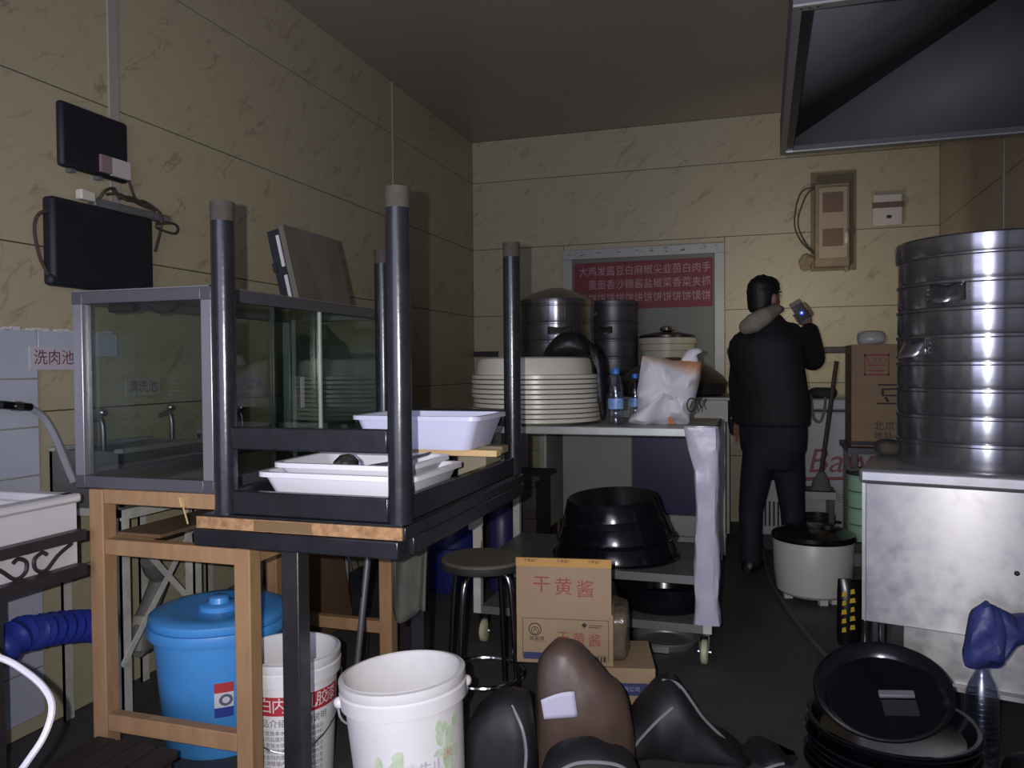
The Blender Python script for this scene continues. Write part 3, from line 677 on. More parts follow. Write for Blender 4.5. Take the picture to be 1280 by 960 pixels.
def bucket(name, label, loc, r0, r1, h, tilt=(0, 0, 0)):
    t = thing(name, label, 'bucket', loc, rot=tilt)
    obj('shell', MB().lathe([(0, 0), (r0-.006, 0), (r0, .006), (r1, h), (r1-.004, h+.003), (r1-.008, h), (r0-.006, .012), (0, .012)], n=48), BWHT, t)
    obj('collar', MB().lathe([(r1-.003, h-.065), (r1+.007, h-.063), (r1+.009, h-.03), (r1+.004, h-.026), (r1+.008, h-.02), (r1+.008, h), (r1-.002, h+.002)], n=48), BWHT, t)
    return t
L1 = (-1.33, 2.0, 0); h1 = .372; r0, r1 = .122, .140
t = bucket('paint_bucket', 'white paint bucket with a red lettered band behind the black column', L1, r0, r1, h1)
rp_ = lambda off: (lambda z: r0+(r1-r0)*z/h1+off)
a0 = facing(L1)
x_ = MB(); patch(x_, rp_(.001), a0-1.25, a0+1.25, .228, .282, 40); bd = obj('red_band', x_, mat('band_red', 'b0303c', .5), t)
l = MB()
for k, ch in enumerate('白内墙乳胶漆'): l.text(ch, .046, cyl_map(rp_(.0022), a0+(-.52, -.22, .08, .40, .70, .98)[k], .255))
obj('band_lettering', l, WINK, bd)
for c, n, hdr in ((-.5, 7, '产品介绍'), (.42, 6, '使用说明')):
    l = MB(); l.text(hdr, .025, cyl_map(rp_(.0015), a0+c+.05, .205))
    for k in range(8):
        s_ = ''.join(random.choice('本产品用于室内墙面涂料保色抗霉环保施工方法温度清水搅拌均匀') for _ in range(n))
        l.text(s_, .0145, cyl_map(rp_(.0015), a0+c, .178-.0175*k))
    obj('small_print', l, mat('grey_print', '5e5c60', .6), t)
pts = [Vector((rp_(.012)(.3)*math.cos(a0+s), rp_(.012)(.3)*math.sin(a0+s), .3-.17*math.sin(math.pi*(s+1.57)/3.14)**.8)) for s in [-1.57+3.14*k/20 for k in range(21)]]
obj('wire_handle', MB().tube(pts, .0025, 6), CHR, t)
L2 = (-.828, 1.785, .012); h2 = .425; r0b, r1b = .128, .150
t = bucket('white_bucket', 'dirty white bucket with faded green picture and wire handle', L2, r0b, r1b, h2, (R(0), R(-4.5), 0))
rq = lambda off: (lambda z: r0b+(r1b-r0b)*z/h2+off)
a0 = facing(L2)
def stain(a1, a2, z1, z2, m, n=26, seed=0):
    x_ = MB(); random.seed(seed)
    for k in range(n):
        a = random.uniform(a1, a2); z = random.uniform(z1, z2); w = random.uniform(.006, .02); hh = random.uniform(.008, .028)
        rr = rq(.0008+.0001*k)
        base = [cyl_map(rr, a, z)(w*math.cos(q)*random.uniform(.6, 1.1), hh*math.sin(q)*random.uniform(.6, 1.1)) for q in [2*math.pi*j/9 for j in range(9)]]
        x_.add(base, [tuple(range(9))])
    return x_
obj('green_picture', stain(a0-.62, a0-.08, .15, .27, None, 40, 3), mat('faded_green', 'a9c196', .5, col2='cdd6c6', ns=40, amt=.6), t)
obj('green_picture', stain(a0+.55, a0+.95, .20, .33, None, 22, 5), mat('faded_green', '94b57c', .5), t)
l = MB(); l.text('精', .062, cyl_map(rq(.0050), a0-.02, .222), bold=.05); obj('outline_lettering', l, mat('dark_outline', '5b5a63', .5), t)
l = MB(); l.text('精', .062, cyl_map(rq(.0056), a0-.02, .222), bold=.008); obj('lettering', l, BWHT, t)
l = MB(); l.text('制', .058, cyl_map(rq(.0040), a0+.36, .225), bold=.015); obj('faint_lettering', l, mat('pale_grey_print', 'bdbac0', .5), t)
l = MB(); l.text('米', .03, cyl_map(rq(.0040), a0+.72, .255), bold=.02); obj('red_lettering', l, mat('pale_red_print', 'c9908c', .5), t)
random.seed(11)
ear = a0-1.45
for s in (ear, ear+math.pi):
    rr = rq(.012)(.37); obj('ear', MB().blob((rr*math.cos(s), rr*math.sin(s), .375), (.014, .014, .014), .9, 12, 8), BWHT, t)
rr = rq(.016)(.37)
pts = [Vector((rr*math.cos(s), rr*math.sin(s), .372-.12*math.sin(math.pi*(s-ear+.0)/math.pi)**.7)) for s in [ear-.0+(-math.pi)*k/20 for k in range(21)] if True] if False else \
      [Vector((rr*math.cos(ear-math.pi*k/20), rr*math.sin(ear-math.pi*k/20), .372-.14*math.sin(math.pi*k/20)**.7)) for k in range(21)]
obj('wire_handle', MB().tube(pts, .003, 6), WHT, t)
t = thing('glass_jar', 'clear glass jar standing inside the dirty white bucket', 'jar', (-.82, 1.81, .026), rot=(R(0), R(-4.5), 0))
obj('body', MB().lathe([(0, 0), (.05, 0), (.052, .02), (.052, .27), (.045, .30), (.045, .325), (.042, .325), (.042, .3), (.048, .27), (.048, .01), (0, .01)], n=28), PET, t)
obj('cap', MB().lathe([(.047, .30), (.048, .335), (0, .338)], n=28), mat('grey_lid', '9c9ca0', .3, .6), t)
# ================================================================ rear: stove table, counter, cabinet
t = thing('griddle_table', 'white-framed table with deep apron carrying the steamer and domed griddle', 'table', (-.9, 5.3, 0)); o = t.location
AX0, AX1, AY0, AY1, AZ = -1.72, P(914, 505, Y=4.95).x, 4.95, 5.68, 1.0
WP = mat('white_painted_steel', 'b9b7ae', .45, col2='9d9a90', ns=6)
obj('top', MB(o).box(AX0, AY0, AZ-.02, AX1, AY1, AZ), GREYM, t, bev=.003)
obj('apron', MB(o).box(AX0+.02, AY0+.01, AZ-.15, AX1-.02, AY0+.03, AZ-.02), WP, t)
obj('apron', MB(o).box(AX1-.04, AY0+.03, AZ-.15, AX1-.02, AY1, AZ-.02), DGREY, t)
for x in (AX0+.02, AX1-.08):
    for y in (AY0+.02, AY1-.07): obj('leg', MB(o).box(x, y, .03, x+.045, y+.045, AZ-.15), WP, t, bev=.003)
    for y in (AY0+.02, AY1-.07): obj('levelling_foot', MB(o).lathe([(0, 0), (.018, 0), (.014, .032), (0, .032)], (x+.022, y+.022, 0), 12), CHR, t)
obj('gas_hose', MB(o).tube(catmull([(AX1+.02, AY0+.05, .97), (AX1+.035, AY0+.04, .85), (AX1+.01, AY0+.05, .78), (AX1-.005, AY0+.03, .86)]), .018, 8), MATB, t)
t = thing('rear_counter', 'narrow grey counter against the back door behind the griddle table', 'counter', (-.9, 5.93, 0)); o = t.location
obj('top', MB(o).box(-1.62, 5.70, .96, -.25, 6.16, 1.0), GREYM, t, bev=.003)
for x in (-1.6, -.3):
    for y in (5.72, 6.11): obj('leg', MB(o).box(x, y, 0, x+.04, y+.04, .96), WP, t)
t = thing('low_cabinet', 'low cabinet with one grey and one navy door under the griddle table', 'cabinet', (-.75, 5.3, 0)); o = t.location
kx0, kx1, ky = P(703, 600, Y=5.1).x, AX1-.1, 5.1; km = P(790, 600, Y=5.1).x
obj('carcass', MB(o).box(kx0, ky+.02, .1, kx1, 5.6, .83), mat('grey_carcass', '8a8c86', .5), t)
obj('grey_door', MB(o).box(kx0+.003, ky, .11, km-.003, ky+.02, .825), mat('grey_green_door', '8d938c', .5, col2='868c85', ns=2), t, bev=.003)
nd_ = obj('navy_door', MB(o).box(km+.003, ky, .24, kx1, ky+.02, .825), mat('navy_door', '17184a', .4), t, bev=.003)
obj('yellow_print', MB(o).add([(km+.006, ky-.001, .30), (km+.03, ky-.001, .30), (km+.024, ky-.001, .42), (km+.012, ky-.001, .38)], [(0, 1, 2, 3)]), mat('yellow_print', 'a99a50', .5), nd_)
obj('plinth', MB(o).box(kx0, ky, 0, kx1, 5.6, .1).box(km+.003, ky+.001, .11, kx1, ky+.02, .235), mat('white_plinth', 'a2a49e', .5), t)
sb = thing('white_board', 'white board standing on edge beside the low cabinet', 'board', (kx0-.05, 5.2, 0)); o = sb.location
q = P(684, 600, Y=5.02).x
obj('sheet', MB(o).box(q-.012, 5.0, .12, q, 5.50, .83), mat('white_sheet', 'b4b5b0', .5), sb)
obj('batten', MB(o).box(q-.03, 5.1, 0, q-.012, 5.14, .8).box(q-.03, 5.4, 0, q-.012, 5.44, .8), PLY, sb)
# dark brown crate under the left end
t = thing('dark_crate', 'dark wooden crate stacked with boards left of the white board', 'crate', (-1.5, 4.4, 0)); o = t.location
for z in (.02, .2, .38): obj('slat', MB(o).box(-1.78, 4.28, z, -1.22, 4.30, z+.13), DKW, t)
obj('body', MB(o).box(-1.77, 4.30, 0, -1.23, 4.62, .55), mat('dark_crate_wood', '2f2924', .8, col2='3a322b', ns=6), t)
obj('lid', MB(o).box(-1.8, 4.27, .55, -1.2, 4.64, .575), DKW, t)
# ================================================================ aluminium steamers
def tier(r, h, m, handles=None, n=48, hr=.13):
    """one steamer tier with riveted strap handles; built at the origin, parts returned by caller"""
    mb = MB().lathe([(0, .004), (r-.016, .004), (r-.016, 0), (r-.004, 0), (r, .012), (r, h-.014), (r+.004, h-.01), (r+.004, h-.002), (r-.002, h), (r-.012, h), (r-.014, .02), (0, .02)], n=n)
    return mb
def strap(a, r, z, w=.10, hgt=.05, out=.045, m=None, down=True):
    """bent sheet handle: wide at the wall, folding outward"""
    mb = MB(); N = 10
    for k in range(N+1):
        pass
    def fn(u, v):
        ang = a+(u-.5)*w/r; bulge = math.sin(math.pi*u)**.6*out
        rr = r+.002+bulge*(v if down else 1)
        return Vector((rr*math.cos(ang), rr*math.sin(ang), z+hgt*(.5-v) - (.5-abs(u-.5))*.02))
    mb.sheet(fn, N, 3)
    return mb
ORD = ['lowest', 'second', 'third', 'fourth', 'fifth', 'sixth', 'seventh', 'eighth', 'ninth', 'tenth']
def steamer(c, r, h, n, label, group, mt, hand, lid=None, lidlabel=None, hw=.12, hh=.06, out=.05):
    base = None
    for k in range(n):
        t = thing('steamer_tier', label % (ORD[k] if k < n-1 else 'lidded top'), 'steamer tier', (c[0], c[1], c[2]+h*k), group=group)
        obj('wall', tier(r, h-.001, mt), mt, t)
        for a, dz in hand.get(k, []):
            hd = obj('handle', strap(a, r, h*.55+dz, hw, hh, out), mt, t, solid=.003)
            rv = MB()
            for sg in (-1, 1):
                for q in range(3):
                    aa = a+sg*(hw/2+.012)/r; rv.blob(((r+.001)*math.cos(aa), (r+.001)*math.sin(aa), h*.32+q*.016), (.003, .003, .003), 1, 8, 5)
            obj('rivets', rv, CHR, hd)
    if lid:
        ld_ = obj('lid', MB().lathe([(q, z+h) for q, z in lid], n=48), mt, t); ld_['label'] = lidlabel
    return
c1 = (-1.35, 5.27, AZ); a1 = math.atan2(-5.27, 1.35)
steamer(c1, .258, .122, 5, '%s dull aluminium tier of the cone-lidded steamer on the griddle table', 'tiers of the cone-lidded steamer', ALU, {4: [], 3: [(a1+.10, 0)], 1: [(a1-.35, 0)]},
        lid=[(.262, 0), (.264, .03), (.262, .035), (.16, .085), (.06, .118), (.0, .122)], lidlabel='conical aluminium lid on the steamer behind the tray stack', hw=.16, hh=.05)
c2 = (-1.075, 5.93, 1.0); a2 = math.atan2(-5.93, 1.075)
steamer(c2, .185, .13, 5, '%s shadowed aluminium tier of the steamer against the back door', 'tiers of the steamer at the door', mat('shaded_aluminium', '66666a', .45, .75), {4: [(a2-.9, 0)], 3: [(a2-.3, 0)]},  # aluminium colour darkened to imitate the shadow of the steamer in front
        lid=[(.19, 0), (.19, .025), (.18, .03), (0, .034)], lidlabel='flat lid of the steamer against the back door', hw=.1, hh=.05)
# electric cooker, griddle
t = thing('electric_cooker', 'white round electric cooker with black lid and steel knob on rear counter', 'cooker', (-.672, 5.94, 1.0))
obj('body', MB().lathe([(0, 0), (.17, 0), (.185, .02), (.19, .30), (.2, .305), (.2, .35), (.212, .355), (.212, .395), (.2, .4), (0, .4)], n=44), mat('ivory_cooker', 'c2bda8', .4), t)
ld = obj('lid', MB().lathe([(.205, .401), (.205, .415), (.17, .425), (.09, .44), (0, .445)], n=40), mat('black_lid', '1d1c1c', .3), t)
obj('knob', MB().lathe([(.02, .44), (.055, .455), (.05, .475), (.03, .487), (0, .49)], n=24), CHR, ld)
GX, GY = -.565, 5.31
t = thing('domed_griddle', 'wide domed electric griddle with thick rim on the white-framed table', 'griddle', (GX, GY, AZ))
obj('pan', MB().lathe([(0, 0), (.30, 0), (.335, .01), (.345, .05), (0, .05)], n=52), DGREY, t)
lg = mat('grey_lid_metal', '68665f', .42, .55, col2='57554f', ns=4)
obj('rim', MB().lathe([(.30, .051), (.348, .052), (.352, .085), (.34, .1), (.3, .1)], n=52), mat('dark_rim', '33322f', .5), t)
obj('dome', MB().lathe([(.338, .101), (.325, .125), (.24, .19), (.12, .235), (.03, .25), (0, .25)], n=52), lg, t)
b = P(836, 442, Y=4.86)
# ================================================================ wheeled cart
KX0, KX1, KY0, KY1, KZ = -1.2, -.19, 3.2, 3.82, .947
t = thing('wheeled_cart', 'white-legged wheeled cart with steel top and open lower shelves', 'cart', ((KX0+KX1)/2, (KY0+KY1)/2, 0)); o = t.location
obj('top', MB(o).box(KX0-.01, KY0-.01, KZ-.035, KX1+.01, KY1, KZ), mat('galvanised_top', '8f938e', .42, .35, col2='a7aaa4', ns=9, amt=.6), t, bev=.004)
for x in (KX0, KX1-.035):
    for y in (KY0, KY1-.04): obj('leg', MB(o).box(x, y, .125, x+.035, y+.035, KZ-.035), CREAM, t, bev=.002)
def shelf(z):
    s = obj('shelf', MB(o).box(KX0+.035, KY0+.035, z+.028, KX1-.035, KY1-.035, z+.034), GREYM, t)
    for a in ((KX0+.035, KY0+.003, z, KX1-.035, KY0+.035, z+.034), (KX0+.035, KY1-.036, z, KX1-.035, KY1-.005, z+.034)): obj('shelf_rail', MB(o).box(*a), mat('dull_shelf_rail', '6f706e', .5, .3), s)
shelf(.32); shelf(.125)
CAST = mat('yellowed_rubber', 'b9b596', .5)
for x, y in ((KX0+.045, KY0+.02), (KX1-.03, KY0+.02), (KX0+.045, KY1-.03), (KX1-.03, KY1-.03)):
    c = obj('caster', MB(o).box(x-.02, y-.012, .045, x-.017, y+.012, .125).box(x+.017, y-.012, .045, x+.02, y+.012, .125).box(x-.02, y-.015, .117, x+.02, y+.015, .125).tube([(x-.026, y, .048), (x+.026, y, .048)], .006, 8), CHR, t)
    w = MB().lathe([(0, -.015), (.04, -.015), (.048, -.009), (.048, .009), (.04, .015), (0, .015)], n=24); w.xf(Matrix.Translation((x, y, .048)) @ Matrix.Rotation(R(90), 4, 'Y')); w.o = Vector(o)
    obj('wheel', w, CAST, c)
# ragged labels on the left leg
random.seed(5); lb = MB(o)
for k in range(16):
    z = .27+.37*k/16; x = KX0+.012+random.uniform(-.012, .022)
    lb.box(x-.018, KY0-.004-.0006*k, z+.15, x+.018, KY0-.0008-.0006*k, z+.15+random.uniform(.02, .05))
obj('torn_labels', lb, mat('torn_paper', 'b9b6aa', .8), t)
# plastic wrapped around the right leg
def wrapf(u, v):
    z = KZ+.004-.785*v; a = 2*math.pi*u; fl = max(0, .22-v)/.22
    w = .047+.004*math.sin(v*11)+.012*max(0, v-.88)/.12
    cr = .006*mnoise.noise(Vector((math.cos(a)*2, math.sin(a)*2, v*9)))
    cs = lambda q: math.copysign(abs(q)**.6, q)
    x = cs(math.cos(a))*(w+cr)-(.045*fl if math.cos(a) < 0 else .0)
    return Vector((KX1-.02+x, KY0+.014+cs(math.sin(a))*(.036+cr), z))
single('plastic_wrap', MB().sheet(wrapf, 20, 46), mat('silvery_plastic', 'bcbbc8', .25, col2='aeadbb', ns=10, bump=.12, bs=10), 'silvery white plastic sheet wrapped around the front leg of the cart', 'plastic sheet', (KX1-.02, KY0, .15))
# trays stacked on the cart
cx, cy = P(671, 530, Z=KZ, ).x, 0
pc = CAM + (P(671, 500, D=1)-CAM)*3.53; PX, PY = pc.x, pc.y
PLT = mat('off_white_melamine', 'c9c5b8', .3, col2='bdb8aa', ns=4)
pm = MB().lathe([(0, 0), (.20, 0), (.205, .003), (.262, .012), (.284, .012), (.287, .014), (.287, .0275), (.284, .0295), (.262, .0285), (.2, .006), (0, .006)], n=48)
first = None
for k in range(10):
    if not first: first = o2 = tag(obj('round_tray', pm, PLT), '', 'tray', 'round trays stacked on the cart')
    else: o2 = first.copy(); COL.objects.link(o2)
    o2['label'] = '%s large round off-white tray up from the cart top' % ORD[k] if k < 9 else 'large round off-white tray right under the upside-down basin'
    o2.location = (PX+random.uniform(-.006, .006), PY+random.uniform(-.005, .005), KZ+.0005+.0205*k)
single('round_basin', MB().lathe([(0, .075), (.235, .075), (.248, .068), (.255, .05), (.262, 0), (.256, 0), (.247, .045), (.23, .068), (0, .069)], n=48), PLT, 'off-white basin upside down on top of the round trays', 'basin', (PX-.012, PY, KZ+.0205*9+.031), rot=(0, 0, 0))
zt_ = KZ+.0205*9+.031+.076
# black plastic bag on the trays, falling over their right side
BAG = mat('black_bag_plastic', '0b0c10', .5, bump=.5, bs=12)
t = thing('black_bag', 'crumpled black plastic bag on the basin above the round trays', 'bag', (PX+.17, PY-.05, zt_))
obj('bulk', MB().pillow([Vector(q) for q in ((-.115, 0, .0), (-.11, 0, .035), (-.07, 0, .085), (-.03, 0, .108), (.03, 0, .11), (.065, 0, .09), (.085, 0, .05), (.09, 0, .012), (.06, 0, .0))], .075, .014, 11, 2), BAG, t)
obj('tail', MB().pillow([Vector(q) for q in ((.07, 0, .07), (.10, 0, .05), (.128, 0, .02), (.145, 0, -.06), (.155, 0, -.15), (.15, 0, -.262), (.128, 0, -.262), (.124, 0, -.12), (.115, 0, -.02), (.09, 0, .02))], .03, .012, 15, 4), BAG, t)
def bottle(name, label, loc, s=1., cap='2f6fc4', band=True, mt=PET):
    t = thing(name, label, 'bottle', loc)
    pr = [(0, .004), (.018, 0), (.028, .002), (.031, .012), (.031, .03), (.029, .034), (.031, .038), (.031, .055), (.029, .059), (.031, .063), (.031, .135), (.0305, .15), (.025, .178), (.016, .198), (.0125, .206), (.0125, .214)]
    inn = [(max(0, r_-.0015), z+.001) for r_, z in reversed(pr)]
    obj('shell', MB().lathe([(r_*s, z*s) for r_, z in pr+inn], n=24), mt, t)
    if cap: obj('cap', MB().lathe([(.0135*s, .208*s), (.0155*s, .21*s), (.0155*s, .228*s), (.014*s, .231*s), (0, .231*s)], n=20), mat('cap_'+cap, cap, .4), t)
    if band:
        obj('label', MB().lathe([(.0318*s, .066*s), (.0318*s, .108*s)], n=24), mat('blue_label', '3f73b8', .4, col2='8fb0d8', ns=30, amt=.5), t)
    return t
b1 = P(770, 531, Z=KZ); bottle('water_bottle', 'clear water bottle with blue cap beside the white paper bag', (b1.x, b1.y+.0, KZ+.0005), 1.03)
b2 = CAM+(P(794, 500, D=1)-CAM)*3.62; bottle('water_bottle', 'second clear water bottle half hidden behind the white paper bag', (b2.x, b2.y, KZ+.0005), .92)
# white paper bag, stained orange
bc = CAM+(P(834, 520, D=1)-CAM)*3.36
t = thing('paper_bag', 'crumpled white food bag with orange stains and black scrawl on the cart', 'bag', (bc.x, bc.y, KZ+.0005), rz=YAW)
bo = [Vector((x_, 0, z_)) for x_, z_ in ((-.16, .0), (-.158, .03), (-.125, .07), (-.13, .13), (-.118, .2), (-.11, .265), (-.10, .288), (-.04, .285), (.02, .27), (.08, .272), (.128, .268), (.148, .262), (.142, .2), (.118, .1), (.098, .04), (.09, .0), (.0, .0), (-.08, .0))]
def fronty(x_, z_): return -.085*(max(0, 1-((x_)/.16)**2-((z_-.13)/.19)**2))**.5-.012
STB = bpy.data.materials.new('stained_paper'); STB.use_nodes = True; nt = STB.node_tree; bs = nt.nodes['Principled BSDF']
tc = nt.nodes.new('ShaderNodeTexCoord'); sx = nt.nodes.new('ShaderNodeSeparateXYZ'); nt.links.new(tc.outputs['Object'], sx.inputs[0])
nz = nt.nodes.new('ShaderNodeTexNoise'); nz.inputs['Scale'].default_value = 7; nt.links.new(tc.outputs['Object'], nz.inputs['Vector'])
def mth(op, a, b):
    n_ = nt.nodes.new('ShaderNodeMath'); n_.operation = op
    for i, q in enumerate((a, b)):
        if isinstance(q, (int, float)): n_.inputs[i].default_value = q
        else: nt.links.new(q, n_.inputs[i])
    return n_.outputs[0]
va = mth('ADD', mth('MULTIPLY', sx.outputs[2], 9.0), mth('MULTIPLY', sx.outputs[0], 5.0))
va = mth('ADD', va, mth('MULTIPLY', nz.outputs['Fac'], 1.6))
rp = nt.nodes.new('ShaderNodeValToRGB'); rp.color_ramp.elements[0].position = .0; rp.color_ramp.elements[1].position = 1.0
vb = nt.nodes.new('ShaderNodeMapRange'); vb.inputs[1].default_value = 2.75; vb.inputs[2].default_value = 3.5; nt.links.new(va, vb.inputs[0])
nt.links.new(vb.outputs[0], rp.inputs[0]); rp.color_ramp.elements[0].color = (*hexc('c6c5ca'), 1); rp.color_ramp.elements[1].color = (*hexc('bd8a62'), 1)
nt.links.new(rp.outputs[0], bs.inputs['Base Color']); bs.inputs['Roughness'].default_value = .55
obj('paper', MB().pillow(bo, .075, .03, 16, 3), STB, t)
lt = MB()
for s_ in range(1):
    ring_ = [(.085+.02*math.cos(q), .085+.028*math.sin(q)) for q in [2*math.pi*k/14 for k in range(15)]]
    for pth in (ring_, [(.078, .07), (.09, .1)], [(.115, .06), (.117, .11)], [(.128, .115), (.122, .09), (.135, .07)], [(.135, .115), (.124, .088)]):
        lt.tube([Vector((x_, fronty(x_, z_), z_)) for x_, z_ in pth], .003, 5)
obj('scrawl', lt, INK, t)
obj('twisted_top', MB().pillow([Vector(q) for q in ((.06, 0, .262), (.075, 0, .295), (.10, 0, .318), (.135, 0, .322), (.15, 0, .308), (.128, 0, .296), (.132, 0, .265), (.1, 0, .255))], .02, .012, 18, 5), mat('white_paper', 'c8c6c8', .6), t)
obj('orange_patch', MB().add([Vector((x_, fronty(x_, z_), z_)) for x_, z_ in ((-.01, .005), (.02, .005), (-.002, .038), (-.012, .035))], [(0, 1, 2, 3)]), mat('orange_print', 'b9764c', .6), t)
# black basins on the cart shelves
def basin(name, r, h, loc, label, rot=(0, 0, 0), group=None, up=False, m=PAN, flare=.86):
    pr = [(0, h), (r*flare*.96, h), (r*flare, h-.012), (r*.95, .018), (r*.955, .008), (r, .006), (r, 0), (r*.945, 0), (r*.93, .016), (r*flare*.96-.003, h-.008), (0, h-.006)]
    if up: pr = [(q, h-z) for q, z in pr]
    return single(name, MB().lathe(pr, n=52), m, label, 'basin', loc, group, rot)
gx, gy = P(770, 700, Y=3.5).x, 3.50
sh = .32+.0345
basin('black_basin', .285, .10, (gx, gy, sh), 'widest black enamel basin upside down on the upper cart shelf')
basin('black_basin', .265, .105, (gx-.004, gy+.0, sh+.08), 'middle black enamel basin of the upside-down stack on the cart', rot=(R(2), R(-2), 0), flare=.84)
basin('black_basin', .235, .105, (gx-.012, gy, sh+.155), 'topmost black enamel basin of the upside-down stack on the cart', rot=(R(4), R(-3), 0), flare=.86)
gx2 = P(808, 750, Y=3.5).x
basin('black_basin', .23, .11, (gx2+.08, 3.47, .16), 'upright black basin with a bright rim on the lowest cart shelf', up=True)
single('flat_pan', MB().lathe([(0, 0), (.12, 0), (.135, .03), (.142, .032), (.142, .036), (.13, .034), (.116, .005), (0, .005)], n=40).box(-.04, -.142, .004, .03, -.128, .03), SSD, 'small steel pan on the floor beneath the cart', 'pan', (P(832, 790, Y=3.42).x, 3.42, .0005), rot=(0, 0, 0))
# blue drum behind the cart's left leg
t = thing('water_drum', 'dark blue plastic drum standing behind the left leg of the cart', 'drum', (P(572, 650, Y=3.95).x-.04, 3.98, 0))
obj('body', MB().lathe([(0, 0), (.15, 0), (.16, .02), (.16, .2), (.152, .21), (.152, .23), (.16, .24), (.16, .44), (.14, .5), (.06, .53), (.05, .56), (0, .56)], n=36), mat('dark_blue_plastic', '1c2660', .4), t)
obj('cap', MB().lathe([(.055, .56), (.055, .59), (0, .592)], n=24), MATB, t)
t = thing('sauce_jug', 'purple plastic jug standing beside the dark blue drum', 'jug', (P(619, 650, Y=4.0).x+.03, 4.02, 0))
obj('body', MB().lathe([(0, 0), (.075, 0), (.08, .015), (.08, .36), (.06, .42), (.025, .46), (.025, .49), (0, .49)], n=28), mat('purple_plastic', '2f2a55', .4), t)
obj('cap', MB().lathe([(.03, .49), (.03, .515), (0, .516)], n=20), mat('red_cap', '5a2b33', .5), t)
# ================================================================ stool
sp = CAM+(P(603, 696, D=1)-CAM)*2.86; sz = sp.z
t = thing('round_stool', 'round grey-topped stool with bent chrome tube legs', 'stool', (sp.x, sp.y, 0), rz=R(8))
obj('seat', MB().lathe([(0, sz-.028), (.14, sz-.028), (.148, sz-.02), (.149, sz-.004), (.144, sz), (0, sz+.001)], n=44), mat('grey_seat', '5c5850', .55, col2='6a665c', ns=5), t)
obj('seat_band', MB().lathe([(.1485, sz-.034), (.151, sz-.03), (.151, sz-.012), (.1485, sz-.01)], n=44), DGREY, t)
for k in range(4):
    a = R(-22+90*k); c, s = math.cos(a), math.sin(a)
    obj('leg', MB().tube(catmull([(c*r_, s*r_, z) for r_, z in ((.02, sz-.042), (.07, sz-.042), (.105, sz-.06), (.122, sz-.12), (.135, sz-.28), (.15, .0))]), .011, 10), CHR if k in (0, 3) else mat('shaded_chrome', '6c6c6e', .3, 1.), t)  # left and rear legs use chrome darkened to imitate shade
obj('foot_ring', MB().ring((0, 0, .085), .147, .008, 40, 8), CHR, t)
# ================================================================ cardboard boxes
u1 = CAM+(P(712, 800, D=1)-CAM)*2.72
RB = R(13)
def boxbase(name, label, w, d, h, loc, rz, m=CARD, cat='box'):
    t = thing(name, label, cat, loc, rz=rz); th = .005
    obj('body', MB().box(-w/2, -d/2, 0, w/2, d/2, th).box(-w/2, -d/2, th, w/2, -d/2+th, h).box(-w/2, d/2-th, th, w/2, d/2, h).box(-w/2, -d/2+th, th, -w/2+th, d/2-th, h).box(w/2-th, -d/2+th, th, w/2, d/2-th, h), m, t)
    return t
ux, uy = P(748, 830, Y=2.64).x, 2.64
t = boxbase('carton', 'lower cardboard carton with a blue printed stripe under the open carton', .36, .26, .21, (ux, uy, 0), RB)
obj('flap', MB().box(-.18, -.13, .21, .18, .0, .214), CARD, t); obj('flap', MB().box(-.18, .002, .21, .18, .13, .214), CARD, t)
pr_ = obj('blue_stripe', MB().box(-.05, -.1315, .125, .155, -.1302, .165), mat('blue_carton_print', '2c3560', .6), t)
obj('stripe_lettering', MB().text('北京干黄酱有限公司', .018, lambda a, b: (.05+a, -.132, .145+b)), mat('pale_carton_print', '8c8fa8', .6), pr_)
vx, vy = P(709, 780, Y=2.62).x, 2.62; w, d, h = .318, .22, .168
t = boxbase('open_carton', 'open cardboard carton printed 干黄酱 with its front flap standing up', w, d, h, (vx, vy, .2145), R(9))
obj('plastic_lining', MB().blob((w/2+.002, .03, .085), (.05, .12, .085), .35, 32, 20, .16, 5, seed=4), mat('brown_cling_plastic', '6d5f50', .25, col2='57493d', ns=8, bump=.6, bs=16), t)
ff = obj('front_flap', MB().box(-w/2, -d/2-.004, h, w/2-.005, -d/2, h+.182), CARD, t)
obj('tape', MB().box(-w/2-.001, -d/2-.0055, h+.155, w/2-.004, -d/2+.001, h+.183), mat('yellow_tape', 'b58a45', .35), ff)
tp = MB()
for k, s_ in ((-.11, '●●●●●●'), (0.0, '●●●●●●'), (.1, '●●●●●●●')): tp.text('干黄酱厂', .012, lambda a, b, k=k: (k+a, -d/2-.006, h+.174+b), spacing=1.)
obj('tape_print', tp, INK, ff)
fy = -d/2-.0048
l = MB()
for k, ch in enumerate('干黄酱'): l.text(ch, .062, lambda a, b, k=k: (-.075+.072*k+a, fy, h+.092-.006*k+b), bold=-.004)
obj('flap_lettering', l, mat('carton_red', '8c3a34', .6), ff)
fb_ = -d/2-.0008; l = MB()
for (a, b, c, e) in ((-.14, .148, .145, .1495), (-.14, .02, -.1385, .148), (.1435, .015, .145, .148)): l.box(a, fb_-.0004, b, c, fb_, e)
obj('print_frame', l, INK, t)
l = MB()
for k, ch in enumerate('干黄酱'): l.text(ch, .045, lambda a, b, k=k: (-.005+.052*k+a, fb_, .085-.003*k+b), bold=-.004)
obj('front_lettering', l, mat('carton_red', '8c3a34', .6), t)
l = MB(); RX_ = Matrix.Rotation(R(90), 3, 'X')
l.ring((-.098, fb_, .112), .02, .0016, 24, 5, RX_); l.ring((-.098, fb_, .108), .012, .0012, 20, 5, RX_); l.text('人', .016, lambda a, b: (-.098+a, fb_, .11+b)); l.text('黄酱牌', .017, lambda a, b: (-.092+a, fb_, .08+b), bold=.02)
l.text('·············', .012, lambda a, b: (-.088+a, fb_, .07+b))
